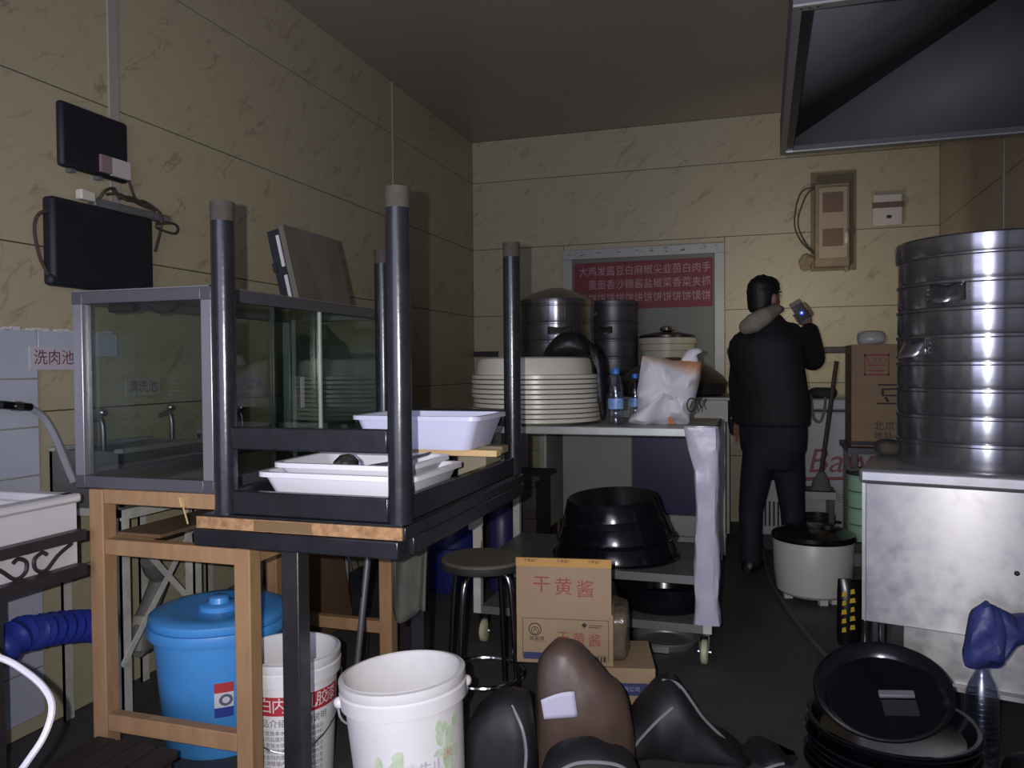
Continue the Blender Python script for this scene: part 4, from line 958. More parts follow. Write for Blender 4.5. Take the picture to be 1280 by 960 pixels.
for k in range(9): l.box(.055+.009*k, fb_-.0004, .012, .0585+.009*k+.002*(k % 3), fb_, .028)
l.box(.048, fb_-.0004, .03, .138, fb_, .0315); l.box(.048, fb_-.0004, .008, .0495, fb_, .03); l.box(.1365, fb_-.0004, .008, .138, fb_, .03)
obj('black_marks', l, INK, t)
l = MB(); l.text('◆', .02, lambda a, b: (.065+a, fb_, .13+b)); l.box(.08, fb_-.0004, .13, .125, fb_, .132); l.box(.08, fb_-.0004, .124, .12, fb_, .126); obj('small_marks', l, INK, t)
obj('blue_stripe', MB().box(-.137, fb_-.0004, .012, -.05, fb_, .035), mat('blue_carton_print', '2c3560', .6), t)
# ================================================================ dark bags on the floor
def mound(name, label, D, prof, m, seed, amp=.012, pipes=()):
    """soft floor bag: a loft along the picture's horizontal; prof = (pixel, top pixel row, half depth)"""
    q = CAM+(P(prof[len(prof)//2][0], 900, D=1)-CAM)*D
    t = thing(name, label, 'bag', (q.x, q.y, 0), rz=YAW); iv = Matrix.Rotation(-YAW, 3, 'Z')
    def loc(px, py, dy=0.):
        p = CAM+(P(px, py, D=1)-CAM)*D; l_ = iv @ (p-Vector((q.x, q.y, 0))); return Vector((l_.x, l_.y+dy, l_.z))
    key = catmull([Vector((px, py, hd_)) for px, py, hd_ in prof], 5); vs = []; fs = []; n = 20
    for i, k in enumerate(key):
        top = loc(k.x, k.y); e = .75
        for j in range(n):
            a = 2*math.pi*j/n; c, s_ = math.cos(a), math.sin(a)
            p = Vector((top.x, math.copysign(abs(c)**e, c)*k.z, max(0.0, top.z*.5+top.z*.5*math.copysign(abs(s_)**e, s_))))
            d = mnoise.noise(p*9+Vector((seed, 0, 0)))*amp+mnoise.noise(p*22+Vector((0, seed, 0)))*amp*.4
            p.y += d; p.z = max(.0, p.z+d*(1 if s_ > -.5 else 0)); vs.append(p)
    for i in range(len(key)-1):
        for j in range(n): fs.append((i*n+j, i*n+(j+1) % n, (i+1)*n+(j+1) % n, (i+1)*n+j))
    fs += [tuple(range(n-1, -1, -1)), tuple((len(key)-1)*n+j for j in range(n))]
    obj('shell', MB().add(vs, fs, True), m, t)
    for pp in pipes: obj('piping', MB().tube(catmull([loc(*z) for z in pp]), .0045, 6), mat('pale_piping', '807f84', .5), t)
    return t
BRN = mat('brown_leather', '5a483f', .45, col2='43362f', ns=3, bump=.2, bs=8)
mound('leather_bag', 'upright rounded brown leather bag in front of the cartons', 2.25, [(669, 890, .03), (673, 828, .06), (690, 803, .07), (712, 799, .07), (735, 818, .075), (760, 842, .075), (782, 868, .06), (792, 915, .03)], BRN, 31, .018)
mound('vinyl_bag', 'black vinyl bag with pale piping sprawled right of the brown leather bag', 2.43, [(748, 962, .03), (768, 925, .07), (790, 892, .085), (812, 864, .10), (832, 851, .105), (848, 855, .11), (866, 882, .12), (890, 906, .12), (918, 925, .10), (936, 945, .05)], BLKV, 6, .02,
      pipes=[[(772, 935, -.10), (790, 908, -.105), (812, 884, -.105), (836, 866, -.085), (847, 855, -.02)], [(828, 850, .0), (846, 852, -.02), (862, 872, -.03), (876, 892, -.03), (896, 912, -.03), (922, 938, -.02)]])
mound('vinyl_bag', 'narrow black vinyl bag between the dirty white bucket and brown bag', 2.14, [(580, 945, .03), (588, 895, .07), (608, 872, .08), (630, 862, .085), (648, 866, .085), (664, 880, .07), (672, 940, .03)], BLKV, 8, .02,
      pipes=[[(640, 872, -.05), (652, 892, -.085), (657, 920, -.085), (655, 950, -.09)]])
mound('vinyl_bag', 'low round-edged black vinyl bag at the foot of the brown leather bag', 2.02, [(676, 965, .03), (690, 940, .08), (720, 930, .09), (755, 930, .09), (785, 942, .08), (800, 968, .03)], BLKV, 12,
      pipes=[[(690, 948, -.08), (715, 934, -.085), (745, 931, -.09), (772, 938, -.085), (792, 960, -.07)]])
mound('vinyl_bag', 'flat black vinyl bag with a curled edge on the open floor', 2.42, [(930, 962, .03), (945, 940, .08), (960, 934, .09), (978, 940, .08), (995, 962, .03)], BLKV, 15,
      pipes=[[(932, 958, -.07), (945, 944, -.085), (958, 938, -.09), (968, 937, -.085)]])
q0 = P(697, 885, D=2.185)
def papf(u, v):
    p = P(676+42*u+4*(1-v), 899-24*v-8*math.sin(math.pi*u*.6)*v-3*u, D=2.155+.01*u); return p
single('paper_scrap', MB().sheet(papf, 8, 6), mat('white_scrap_paper', 'bdbcd0', .6), 'torn piece of white paper stuck on the front of the brown bag', 'paper', papf(.5, 0), solid=.002)
# ================================================================ steel stove with the tall steamer
ST = R(-13); corner = Vector((.318, 2.86, 0)); SW, SD, SH = .66, .60, .85
t = thing('steel_stove', 'stained stainless steel stove cabinet carrying the tall steamer', 'stove', corner, rz=ST)
obj('top', MB().box(-.008, -.012, SH-.05, SW, SD, SH), SSD, t, bev=.012)
obj('front_panel', MB().box(.012, .004, .335, SW-.005, .016, SH-.05), SSP, t, bev=.002)
obj('side_panel', MB().box(.0, .016, .335, .012, SD-.01, SH-.05), SSD, t)
obj('side_panel', MB().box(SW-.012, .016, .335, SW, SD-.01, SH-.05), SSD, t)
obj('lower_panel', MB().box(.10, .12, .13, SW, .13, .335).box(.10, .085, .12, SW, .13, .135), SSP, t)
for x, y in ((.03, .05), (.085, .09), (SW-.05, .05), (.03, SD-.07), (SW-.05, SD-.07)): obj('leg', MB().box(x, y, 0, x+.035, y+.035, .34), IRON, t)
obj('rivet', MB().blob((.44, .003, .55), (.008, .003, .008), 1, 10, 6), MATB, t)
obj('gas_pipe', MB().tube([(.012, -.005, .34), (.012, -.005, .14)], .004, 6).tube([(.055, .02, .34), (.055, .02, .05)], .006, 8), CHR, t)
Rm = Matrix.Rotation(ST, 3, 'Z')
sc_ = corner + Rm @ Vector((.365, .325, 0))
ac = math.atan2(-sc_.y, -sc_.x)
rs = .285
hts = [.85]
steamer((sc_.x, sc_.y, SH+.0005), rs, .0885, 8, '%s polished steel tier of the tall steamer up from the stove top', 'tiers of the tall steamer', SS, {6: [(ac-.42, .0), (ac+.45+.2, 0)], 4: [(ac-.86, 0.0)], 5: []},
        lid=[(rs+.006, -.006), (rs+.009, .0), (rs+.009, .05), (rs+.004, .056), (rs*.6, .06), (0, .062)], lidlabel='steel lid on top of the tall steamer under the hood', hw=.11, hh=.06, out=.055)
t = thing('clear_film', 'crinkled clear plastic film stuck on the side of the tall steamer', 'plastic film', (sc_.x, sc_.y, SH))
def film(u, v):
    a = ac+.34+.5*u; r_ = rs+.006+.012*abs(mnoise.noise(Vector((u*6, v*6, 1)))); return Vector((r_*math.cos(a), r_*math.sin(a), .02+.26*v-.04*u*v))
obj('sheet', MB().sheet(film, 14, 14, False), PET, t)
t = thing('cloth_rag', 'dark rag bunched on the stove top left of the tall steamer', 'rag', (corner + Rm @ Vector((.045, .44, SH+.001))))
obj('folds', MB().blob((0, 0, .028), (.045, .09, .03), .8, 24, 14, .35, 5, seed=3), mat('grimy_rag', '4a453c', .9, col2='35312b', ns=14), t)
# ================================================================ exhaust hood
HZ = 2.10; HX0, HX1, HY0, HY1 = .075, 1.15, 2.12, 3.60
t = thing('exhaust_hood', 'large grimy stainless exhaust hood hanging over the stove', 'hood', ((HX0+HX1)/2, (HY0+HY1)/2, HZ)); o = t.location
GRS = mat('greasy_steel', '4c4c51', .6, .15, col2='63626a', ns=2.5, nd=7, amt=.8, r2=.75)
lw = .05; hh = .14
sk = [(HX0, HY0, HX1, HY0+.006), (HX0, HY1-.006, HX1, HY1), (HX0, HY0+.006, HX0+.006, HY1-.006), (HX1-.006, HY0+.006, HX1, HY1-.006)]
for a in sk: obj('skirt', MB(o).box(a[0], a[1], HZ, a[2], a[3], HZ+hh), GRS, t)
obj('rim_lip', MB(o).box(HX0, HY0, HZ-.006, HX1, HY0+.03, HZ).box(HX0, HY1-.045, HZ-.006, HX1, HY1, HZ).box(HX0, HY0+.03, HZ-.006, HX0+.022, HY1-.045, HZ).box(HX1-.03, HY0+.03, HZ-.006, HX1, HY1-.045, HZ), SSD, t)
z0, z1 = HZ+.03, 2.66; cx0, cx1, cy0, cy1 = .98, 1.13, 3.15, 3.46
A = [(HX0+.006, HY0+.006, z0), (HX1-.006, HY0+.006, z0), (HX1-.006, HY1-.006, z0), (HX0+.006, HY1-.006, z0)]
B_ = [(cx0, cy0, z1), (cx1, cy0, z1), (cx1, cy1, z1), (cx0, cy1, z1)]
for k, nm in enumerate(('front_slope', 'right_slope', 'back_slope', 'left_slope')):
    k2 = (k+1) % 4
    def fn(u, v, k=k, k2=k2):
        p = Vector(A[k]).lerp(Vector(A[k2]), u).lerp(Vector(B_[k]).lerp(Vector(B_[k2]), u), v); return p
    obj(nm, MB(o).sheet(fn, 1, 1, False), GRS, t, solid=.003)
obj('duct', MB(o).box(cx0, cy0, z1, cx0+.005, cy1, ZC-.002).box(cx1-.005, cy0, z1, cx1, cy1, ZC-.002).box(cx0, cy0, z1, cx1, cy0+.005, ZC-.002).box(cx0, cy1-.005, z1, cx1, cy1, ZC-.002), GRS, t)
obj('side_gutter', MB(o).box(HX0+.006, HY0+.03, HZ+.0, HX0+.05, HY1-.045, HZ+.004), mat('dark_gutter', '17161a', .35), t)  # near-black strip along the left gutter
sd_ = MB(o)
for k in range(3): sd_.blob((HX0+.02+.02*k, HY0+.012, HZ-.007), (.005, .005, .003), 1, 8, 5)
obj('bolts', sd_, CHR, t)
for x in (HX0+.1, HX1-.1):
    for y in (HY0+.1, HY1-.1): obj('hanger_rod', MB(o).tube([(x, y, HZ+hh-.01), (x, y, ZC-.001)], .006, 6), GREYM, t)
# ================================================================ black pans in front of the stove
kx, ky = .352, 2.46
def pan(r, h, name, label, loc, rot=(0, 0, 0), group=None):
    return single(name, MB().lathe([(0, 0), (r*.82, 0), (r*.86, .006), (r*.955, h-.004), (r, h-.003), (r+.003, h+.001), (r, h+.004), (r*.95, h+.002), (r*.84, .01), (0, .005)], n=56), PAN, label, 'pan', loc, group, rot)
random.seed(21)
for k in range(7):
    pan(.225, .045, 'black_pan', '%s shallow black pan up from the floor in the nested stack' % ORD[k], (kx+random.uniform(-.012, .012), ky+random.uniform(-.01, .01), .001+.0225*k), (R(random.uniform(-1, 1)), R(random.uniform(-1, 1)), 0), 'black pans nested before the stove')
t = thing('griddle_pan', 'black pan leaning tilted on top of the nested black pans', 'pan', (kx-.02, ky+.015, .232), rot=(R(25), R(-6), 0))
obj('dish', MB().lathe([(0, 0), (.15, 0), (.158, .006), (.178, .03), (.186, .032), (.186, .036), (.175, .034), (.15, .008), (0, .006)], n=52), PAN, t)
obj('grip', MB().box(-.01, -.01, .008, .085, .012, .02), mat('grey_grip', '6f6f74', .5, bump=.3), t, bev=.003)
obj('grip_plate', MB().box(-.005, -.07, .0065, .085, -.015, .0085), mat('dull_plate', '2c2c34', .5), t)  # dull dark grey plate just below the grip
# bottle with blue bag
t = bottle('large_bottle', 'clear ribbed plastic bottle on the floor by the stove', (.615, 2.60, .0005), 1.42, cap=None, band=False, mt=PETR)
rb_ = MB()
for k in range(9): rb_.ring((0, 0, .10+.016*k), .0445, .0012, 28, 5)
obj('ribs', rb_, PETR, t)
iq = Matrix.Rotation(-YAW, 3, 'Z')
t = thing('blue_bag', 'crumpled dark blue plastic bag stuffed over the clear bottle', 'bag', (.615, 2.60, .306), rz=YAW)
BB = mat('blue_film', '3a4380', .48, col2='2d3568', ns=8, bump=.5, bs=12)
def bbo(px, py):
    v = iq @ (CAM+(P(px, py, D=1)-CAM)*2.28-Vector((.615, 2.60, .306))); return Vector((v.x, 0, v.z))
obj('sleeve', MB().pillow([bbo(*q) for q in ((1214, 838), (1213, 812), (1218, 785), (1224, 768), (1238, 753), (1244, 758), (1256, 766), (1262, 790), (1260, 815), (1259, 840), (1236, 841))], .05, .02, 17, 3, True), BB, t)
obj('wing', MB().pillow([bbo(*q) for q in ((1248, 763), (1266, 768), (1276, 776), (1300, 772), (1310, 800), (1290, 808), (1266, 822), (1254, 825), (1250, 790))], .035, .02, 17, 7, True), BB, t)
q = CAM+(P(1240, 940, D=1)-CAM)*2.06
t = thing('bin_bag', 'black plastic bag on the floor in front of the clear bottle', 'bag', (.70, 2.375, 0), rz=YAW)
obj('bulk', MB().blob((0, 0, .08), (.085, .075, .08), .8, 26, 16, .15, 3, seed=13), BAG, t)
# ================================================================ rear right: freezer, bench, box table
FZ0, FZ1 = .10, .98
t = thing('chest_freezer', 'white chest freezer with red script lettering against the back wall', 'freezer', (.55, 5.6, 0)); o = t.location
fx0, fx1, fy0, fy1 = -.06, 1.16, 5.3, 5.95
FRZ = mat('freezer_white', '9d9f9f', .4, col2='949696', ns=3)
obj('body', MB(o).box(fx0, fy0, FZ0, fx1, fy1, .90), FRZ, t, bev=.012)
obj('lid', MB(o).box(fx0-.005, fy0-.01, .906, fx1+.005, fy1, FZ1), FRZ, t, bev=.012)
obj('plinth', MB(o).box(fx0+.04, fy0+.04, 0, fx1-.04, fy1-.04, FZ0), MATB, t)
g_ = obj('vent_panel', MB(o).box(fx0+.02, fy0-.004, .13, fx0+.30, fy0, .36), FRZ, t)
for k in range(8): obj('vent_slot', MB(o).box(fx0+.075+.026*k, fy0-.0055, .16, fx0+.087+.026*k, fy0-.004, .32), MATB, g_)
l = MB(o); lp = P(1008, 575, Y=fy0)
def shear(a, b): return Vector((lp.x+.28+a+b*.22, fy0-.0015, lp.z+b+a*.05))
l.text('Bawin', .22, shear, bold=.004); l.add([shear(-.30, -.12), shear(.28, -.115), shear(.28, -.10), shear(-.30, -.095)], [(0, 1, 2, 3)])
obj('red_script', l, mat('freezer_red', '7e2a2c', .5), t)
l = MB(o); l.text('冰柜', .06, lambda a, b: (lp.x+.16+a, fy0-.0015, lp.z-.24+b)); obj('small_lettering', l, mat('faint_grey', '6b6d6d', .5), t)
# low bench with pots beneath
t = thing('low_bench', 'low dark bench with a pale front edge beside the standing person', 'bench', (.30, 5.1, 0)); o = t.location
b0, b1 = P(1000, 612, Y=4.99).x, P(1050, 612, Y=4.99).x
obj('seat', MB(o).box(b0-.06, 5.0, .40, b1-.02, 5.24, .435), DGREY, t)
obj('edge', MB(o).box(b0-.06, 4.988, .395, b1-.02, 5.0, .438), mat('pale_edge', '8d8c86', .5), t)
for x in (b0-.045, b1-.06):
    for y in (5.01, 5.2): obj('leg', MB(o).box(x, y, 0, x+.03, y+.03, .40), IRON, t)
def pot(label, r, h, loc, m):
    t = thing('cooking_pot', label, 'pot', loc)
    obj('body', MB().lathe([(0, 0), (r*.92, 0), (r, .015), (r, h), (r+.006, h+.004), (r-.004, h+.004), (r-.006, .01), (0, .008)], n=32), m, t)
    for a in (R(200), R(340)):
        obj('ear', MB().tube(catmull([((r-.002)*math.cos(a-.2), (r-.002)*math.sin(a-.2), h*.75), ((r+.03)*math.cos(a-.15), (r+.03)*math.sin(a-.15), h*.75), ((r+.03)*math.cos(a+.15), (r+.03)*math.sin(a+.15), h*.75), ((r-.002)*math.cos(a+.2), (r-.002)*math.sin(a+.2), h*.75)]), .006, 6), m, t)
DP = mat('dark_pot', '3b3833', .3, .6)
pp = P(1024, 690, Y=5.1).x-.01
pot('dark cooking pot on the floor under the low bench', .105, .15, (pp, 5.12, 0), DP)
pot('smaller dark pot standing on the pot under the low bench', .098, .12, (pp+.004, 5.12, .156), DP)
bm = P(1026, 606, Y=5.06); bt_ = P(1048, 455, Y=5.02); bm.z = 0
t = thing('hand_broom', 'broom with brown stick standing on the low bench against the box', 'broom', (bm.x, bm.y, .438)); o = t.location
d_ = Vector((bt_.x, bt_.y, bt_.z))-Vector((bm.x, bm.y, .438))
obj('stick', MB(o).tube([Vector((bm.x, bm.y, .53)), Vector((bm.x, bm.y, .53))+d_*.9], .013, 8), mat('brown_stick', '3d322b', .6), t)
obj('bristles', MB(o).loft([((bm.x, bm.y, .4385), (.06, 0, 0), (0, .025, 0)), ((bm.x, bm.y, .50), (.045, 0, 0), (0, .022, 0)), ((bm.x+.004, bm.y, .55), (.018, 0, 0), (0, .016, 0))], 14), mat('grey_bristles', '5a5750', .9, bump=.5), t)
# table, big carton
cxa = .475; t = thing('iron_side_table', 'dark iron table carrying the big soy carton', 'table', (.8, 4.98, 0)); o = t.location
obj('top', MB(o).box(cxa-.02, 4.72, .70, 1.14, 5.24, .73), IRON, t)
for x in (cxa, 1.09):
    for y in (4.74, 5.19): obj('leg', MB(o).box(x, y, 0, x+.03, y+.03, .70), IRON, t)
t = thing('big_carton', 'tall brown carton printed 豆 with a red seal on the iron table', 'box', (.75, 4.98, .7305)); o = t.location
bx0, bx1, by0, by1, bh = .482, 1.04, 4.82, 5.18, .575
CRD2 = mat('brown_carton', '8a7458', .75, col2='7c674c', ns=3); bz = .7305
obj('body', MB(o).box(bx0, by0, bz, bx1, by1, bz+bh), CRD2, t, bev=.003)
l = MB(o); yy = by0-.001
qd = P(1117, 495, Y=yy); l.text('豆', .19, lambda a, b: (qd.x+a, yy, qd.z+b*.72)); obj('large_character', l, INK, t); l = MB(o)
l.text('北京林大食品有限公司', .055, lambda a, b: (bx0+.115+a, yy, bz+.115+b), align='LEFT', bold=.008); obj('maker_line', l, INK, t); l = MB(o); l.text('地址:北京市', .05, lambda a, b: (bx0+.115+a, yy, bz+.06+b), align='LEFT'); obj('address_line', l, INK, t); l = MB(o)
l.text('有机', .035, lambda a, b: (bx0+.31+a, yy, bz+.46+b))
obj('corner_lettering', l, INK, t)
obj('strap', MB(o).box(bx0-.002, by0-.003, bz+.008, bx1+.002, by0-.001, bz+.03), MATB, t)
l = MB(o)
for a in ((.065, .40, .195, .41), (.065, .51, .195, .52), (.065, .40, .073, .52), (.187, .40, .195, .52), (.085, .455, .175, .462)): l.box(bx0+a[0], yy-.0005, bz+a[1], bx0+a[2], yy, bz+a[3])
l.text('LXO', .052, lambda a, b: (bx0+.13+a, yy, bz+.485+b), bold=.01); l.text('▬▬▬', .03, lambda a, b: (bx0+.13+a, yy, bz+.43+b))
obj('red_seal', l, mat('seal_red', '7d2c2e', .6), t)
single('clear_bag', MB().blob((bx0+.12, 4.95, bz+bh+.04), (.075, .07, .042), .8, 22, 12, .3, 5, seed=4), mat('whitish_film', 'a9a6a4', .3), 'crumpled whitish plastic bag on top of the big carton', 'bag', (bx0+.12, 4.95, bz+bh))
single('paper_crumple', MB().blob((bx0+.24, 4.765, .757), (.08, .035, .028), .8, 20, 12, .4, 6, seed=8), mat('crumpled_tissue', '8f8270', .8), 'crumpled paper at the foot of the big carton', 'paper', (bx0+.24, 4.765, .73))
t = thing('shoulder_bag', 'dark bag with dangling strap on the freezer lid left of the carton', 'bag', (.365, 5.33, FZ1)); o = t.location
obj('body', MB(o).blob((.365, 5.345, FZ1+.035), (.085, .05, .038), .8, 22, 14, .25, 4, seed=3), mat('dark_canvas', '2d2a26', .8), t)
obj('strap', MB(o).tube(catmull([(.29, 5.33, FZ1+.03), (.295, 5.275, FZ1-.01), (.31, 5.27, FZ1-.12), (.35, 5.27, FZ1-.14), (.375, 5.275, FZ1-.05), (.38, 5.32, FZ1+.03)]), .010, 6), mat('pale_strap', '6f6c66', .7), t)
# enamel food carrier on dark crate, rice cooker
gp = P(1072, 640, Y=4.52); cx_ = gp.x+.05
t = thing('plastic_crate', 'dark plastic crate under the green food carrier', 'crate', (cx_+.06, 4.56, 0)); o = t.location
obj('body', MB(o).box(cx_-.11, 4.42, 0, cx_+.24, 4.69, .235), mat('dark_crate_plastic', '222224', .5), t, bev=.006)
for k in range(4): obj('rib', MB(o).box(cx_-.115, 4.412, .03+.055*k, cx_+.245, 4.42, .05+.055*k), mat('dark_crate_plastic', '222224', .5), t)
obj('rim', MB(o).box(cx_-.115, 4.412, .235, cx_+.245, 4.695, .262), mat('dark_crate_rim', '2e2e30', .5), t)
t = thing('food_carrier', 'pale green ribbed food carrier with steel lid beside the stove', 'food carrier', (cx_, 4.54, .262))
GRN = mat('pale_green_enamel', '8fb795', .35)
for k in range(4): obj('tin', MB().lathe([(0, .002), (.095, .002), (.1, .006), (.1, .078), (.103, .081), (.103, .086), (.09, .087), (0, .087)], (0, 0, .0875*k), 36), GRN, t)
obj('lid', MB().lathe([(.106, .351), (.106, .372), (.098, .378), (0, .385)], n=36), SS, t)
rp0 = P(1024, 757, Z=0)
t = thing('rice_cooker', 'large white rice cooker with black lid on the dark floor', 'rice cooker', (rp0.x-.02, rp0.y+.14, 0), rz=YAW)
obj('body', MB().lathe([(0, .03), (.16, .03), (.178, .045), (.192, .15), (.198, .30), (.19, .315), (0, .315)], n=44), mat('cooker_white', 'b9b6ac', .4), t)
for a in (60, 180, 300, 0-90): obj('foot', MB().box(.13*math.cos(R(a))-.02, .13*math.sin(R(a))-.015, 0, .13*math.cos(R(a))+.02, .13*math.sin(R(a))+.015, .032), mat('cooker_white', 'b9b6ac', .4), t)
ld = obj('lid', MB().lathe([(.2, .305), (.206, .318), (.2, .335), (.14, .36), (.06, .372), (0, .374)], n=44), mat('black_lid_gloss', '131316', .18), t)
obj('steam_vent', MB().lathe([(.03, .36), (.03, .385), (.02, .39), (0, .39)], (.05, -.06, 0), 18), MATB, ld)
obj('latch', MB().box(.145, -.165, .20, .175, -.12, .26), GREYM, t)
# bag of noodles, black with yellow print
q = P(1062, 800, Z=0); 
t = thing('snack_pack', 'black packet with yellow print standing left of the stove', 'packet', P(1061, 805, Z=0), rz=R(8))
obj('pack', MB().loft([((0, 0, 0), (.045, 0, 0), (0, .03, 0)), ((0, 0, .05), (.05, 0, 0), (0, .035, 0)), ((.0, 0, .22), (.048, 0, 0), (0, .03, 0)), ((.0, 0, .28), (.045, 0, 0), (0, .006, 0))], 20), mat('black_pack', '121114', .25), t)
yl = MB(); random.seed(3)
for k in range(5):
    for s_, x in ((0, -.028), (1, .006)):
        z = .06+.038*k+.012*s_; w_ = random.uniform(.008, .013)
        yl.add([(x-w_, -.0375, z), (x+w_, -.0375, z+.004), (x+w_*.7, -.0375, z+.024), (x-w_*.8, -.0375, z+.02)], [(0, 1, 2, 3)])
obj('yellow_marks', yl, mat('pack_yellow', 'c9a92c', .35), t)
# floor hose
hp = [P(957, 664, Z=.012), P(954, 690, Z=.012), P(962, 722, Z=.012), P(985, 762, Z=.012), P(1015, 800, Z=.012), P(1045, 833, Z=.012), P(1065, 860, Z=.012)]
single('floor_hose', MB().tube(catmull(hp), .011, 8), mat('grey_hose', '57534f', .6), 'dusty grey hose snaking over the floor past the rice cooker', 'hose', hp[3])
# ================================================================ person with a lit phone
fc = P(965, 716, Z=0)
S = 4.5/985
def U(px, py, d=0.): return Vector(((px-965)*S, d, 1.2+(453.5-py)*S))
def loft_limb(mb, pts, rad, n=14):
    pts = [Vector(p) for p in pts]; N = len(pts); rings = []
    for i in range(N):
        T = (pts[min(i+1, N-1)]-pts[max(i-1, 0)]).normalized(); u = Vector((0, 1, 0)) if abs(T.y) < .8 else Vector((1, 0, 0))
        a = T.cross(u).normalized(); b = T.cross(a)
        ra = rad[i] if isinstance(rad[i], tuple) else (rad[i], rad[i])
        rings.append((pts[i], a*ra[0], b*ra[1]))
    mb.loft(rings, n); mb.blob(pts[0], (min(rings[0][1].length, rings[0][2].length),)*3, 1, n, 8); mb.blob(pts[-1], (min(rings[-1][1].length, rings[-1][2].length),)*3, 1, n, 8)
    return mb
TA = R(32); fv = Vector((math.sin(TA), math.cos(TA), 0)); rv = Vector((math.cos(TA), -math.sin(TA), 0))  # chest direction and the person's right
HA = R(62); hf = Vector((math.sin(HA), math.cos(HA), 0)); hr = Vector((math.cos(HA), -math.sin(HA), 0))  # head turned to the right
body = MB()
hc = U(956, 371, .0)
def ring(c, w, d, f=fv, r=rv): return (Vector(c), r*w, f*d)
# head
body.loft([ring(hc+Vector((0, 0, z))+hf*s, w, d, hf, hr) for z, s, w, d in ((-.125, .045, .02, .03), (-.11, .03, .045, .06), (-.07, .012, .062, .084), (-.02, .0, .072, .094), (.04, -.006, .075, .096), (.085, -.008, .062, .08), (.11, -.01, .03, .042))], 18)
body.loft([ring(hc+hf*s+Vector((0, 0, z)), w, w*.9, hf, hr) for s, z, w in ((.08, .02, .008), (.096, .0, .011), (.108, -.022, .015), (.095, -.036, .013), (.08, -.04, .006))], 10)   # nose
for sg in (-1, 1): body.blob(hc+hr*(sg*.074)+hf*(-.008)+Vector((0, 0, -.012)), (.02, .02, .032), .9, 12, 10)   # ears
body.blob(hc+hf*.085+Vector((0, 0, -.07)), (.018, .018, .012), .9, 12, 8)    # mouth
# neck, torso, legs
loft_limb(body, [hc+Vector((0, 0, -.06))-hf*.02, U(958, 405, .01), U(960, 418, .0)], [.055, .056, .07])
body.loft([ring(U(px, py), w, d) for px, py, w, d in ((966, 575, .12, .07), (966, 545, .15, .09), (964, 500, .16, .10), (960, 455, .18, .105), (958, 425, .19, .10), (959, 408, .13, .08), (960, 400, .06, .06))], 20)
shR = U(984, 417, -.03); elR = U(1026, 447, .12); wrR = U(1033, 410, .26)
shL = U(935, 422, .06); elL = U(930, 478, .10); wrL = U(938, 526, .22)
loft_limb(body, [shR, shR.lerp(elR, .5), elR], [.055, .048, .042]); loft_limb(body, [elR, elR.lerp(wrR, .4), wrR], [.042, .04, .028])
loft_limb(body, [shL, shL.lerp(elL, .5), elL], [.055, .048, .042]); loft_limb(body, [elL, elL.lerp(wrL, .4), wrL], [.042, .04, .028])
ftL, ftR = Vector((U(938, 0).x, .0, .07)), Vector((U(992, 0).x, -.02, .07))
for hx, kn, ft in ((U(949, 560), U(941, 638, .03), ftL), (U(983, 560), U(991, 638, .02), ftR)): loft_limb(body, [hx, hx.lerp(kn, .5), kn, kn.lerp(ft, .4), ft], [.07, .062, .048, .045, .036])
# right hand round the phone
ph_a = (U(1018, 372)-U(1031, 396)); ph_a.y = .03; ph_a.normalize()              # long axis, upward
ph_n = Vector((-.28, -.95, .0)); ph_n = (ph_n-ph_a*ph_n.dot(ph_a)).normalized()   # screen side, to the viewer
ph_s = ph_a.cross(ph_n).normalized()                                              # sideways
ph_c = U(1024, 384, .29)
if ph_s.x < 0: ph_s = -ph_s
palm = ph_c - ph_a*.035 - ph_n*.026 + ph_s*.012
body.loft([(wrR, ph_s*.026, ph_n*.02), (wrR.lerp(palm, .5), ph_s*.034, ph_n*.018), (palm, ph_s*.042, ph_n*.016), (palm+ph_a*.028, ph_s*.04, ph_n*.013)], 14)
for k, L_ in enumerate((.038, .043, .040, .030)):   # fingers wrap behind to the left edge
    b0 = palm + ph_a*(.026-.019*k) - ph_s*.028
    p1 = ph_c + ph_a*(-.004-.0195*k) - ph_s*.044 - ph_n*.018; p2 = ph_c + ph_a*(-.002-.0195*k) - ph_s*.047 + ph_n*.004; p3 = p2 + ph_n*.010 + ph_s*(.004+.2*(L_-.03))
    loft_limb(body, [b0, p1, p2, p3], [.0095, .009, .0085, .0075], 10)
tb = palm + ph_s*.034 - ph_a*.01; loft_limb(body, [tb, ph_c - ph_a*.02 + ph_s*.05 - ph_n*.006, ph_c + ph_a*.012 + ph_s*.049 + ph_n*.004, ph_c + ph_a*.032 + ph_s*.044 + ph_n*.008], [.013, .011, .010, .0085], 10)
# left hand, relaxed
hd_ = (wrL-elL).normalized(); lp0 = wrL+hd_*.05; lsd = hd_.cross(Vector((0, 1, 0))).normalized(); lnm = hd_.cross(lsd)
body.loft([(wrL, lsd*.026, lnm*.02), (lp0, lsd*.04, lnm*.016), (lp0+hd_*.04, lsd*.04, lnm*.013)], 14)
for k, L_ in enumerate((.07, .08, .075, .058)):
    b0 = lp0+hd_*.035+lsd*(.03-.02*k); loft_limb(body, [b0, b0+hd_*L_*.5, b0+hd_*L_*.8+lnm*L_*.35], [.009, .0085, .0075], 10)
loft_limb(body, [lp0+lsd*.03, lp0+lsd*.055+hd_*.02, lp0+lsd*.06+hd_*.05], [.011, .010, .008], 10)
SKIN = mat('skin', '8a6552', .55)
person = obj('person', body, SKIN); person.location = fc; person.rotation_euler = (0, 0, YAW)
tag(person, 'man in a black jacket with grey hood seen from behind, raising a lit phone', 'person')
def remesh(o, v, sm=4):
    k = o.modifiers.new('remesh', 'REMESH'); k.mode = 'VOXEL'; k.voxel_size = v; k.use_smooth_shade = True
    k = o.modifiers.new('smooth', 'SMOOTH'); k.factor = .5; k.iterations = sm
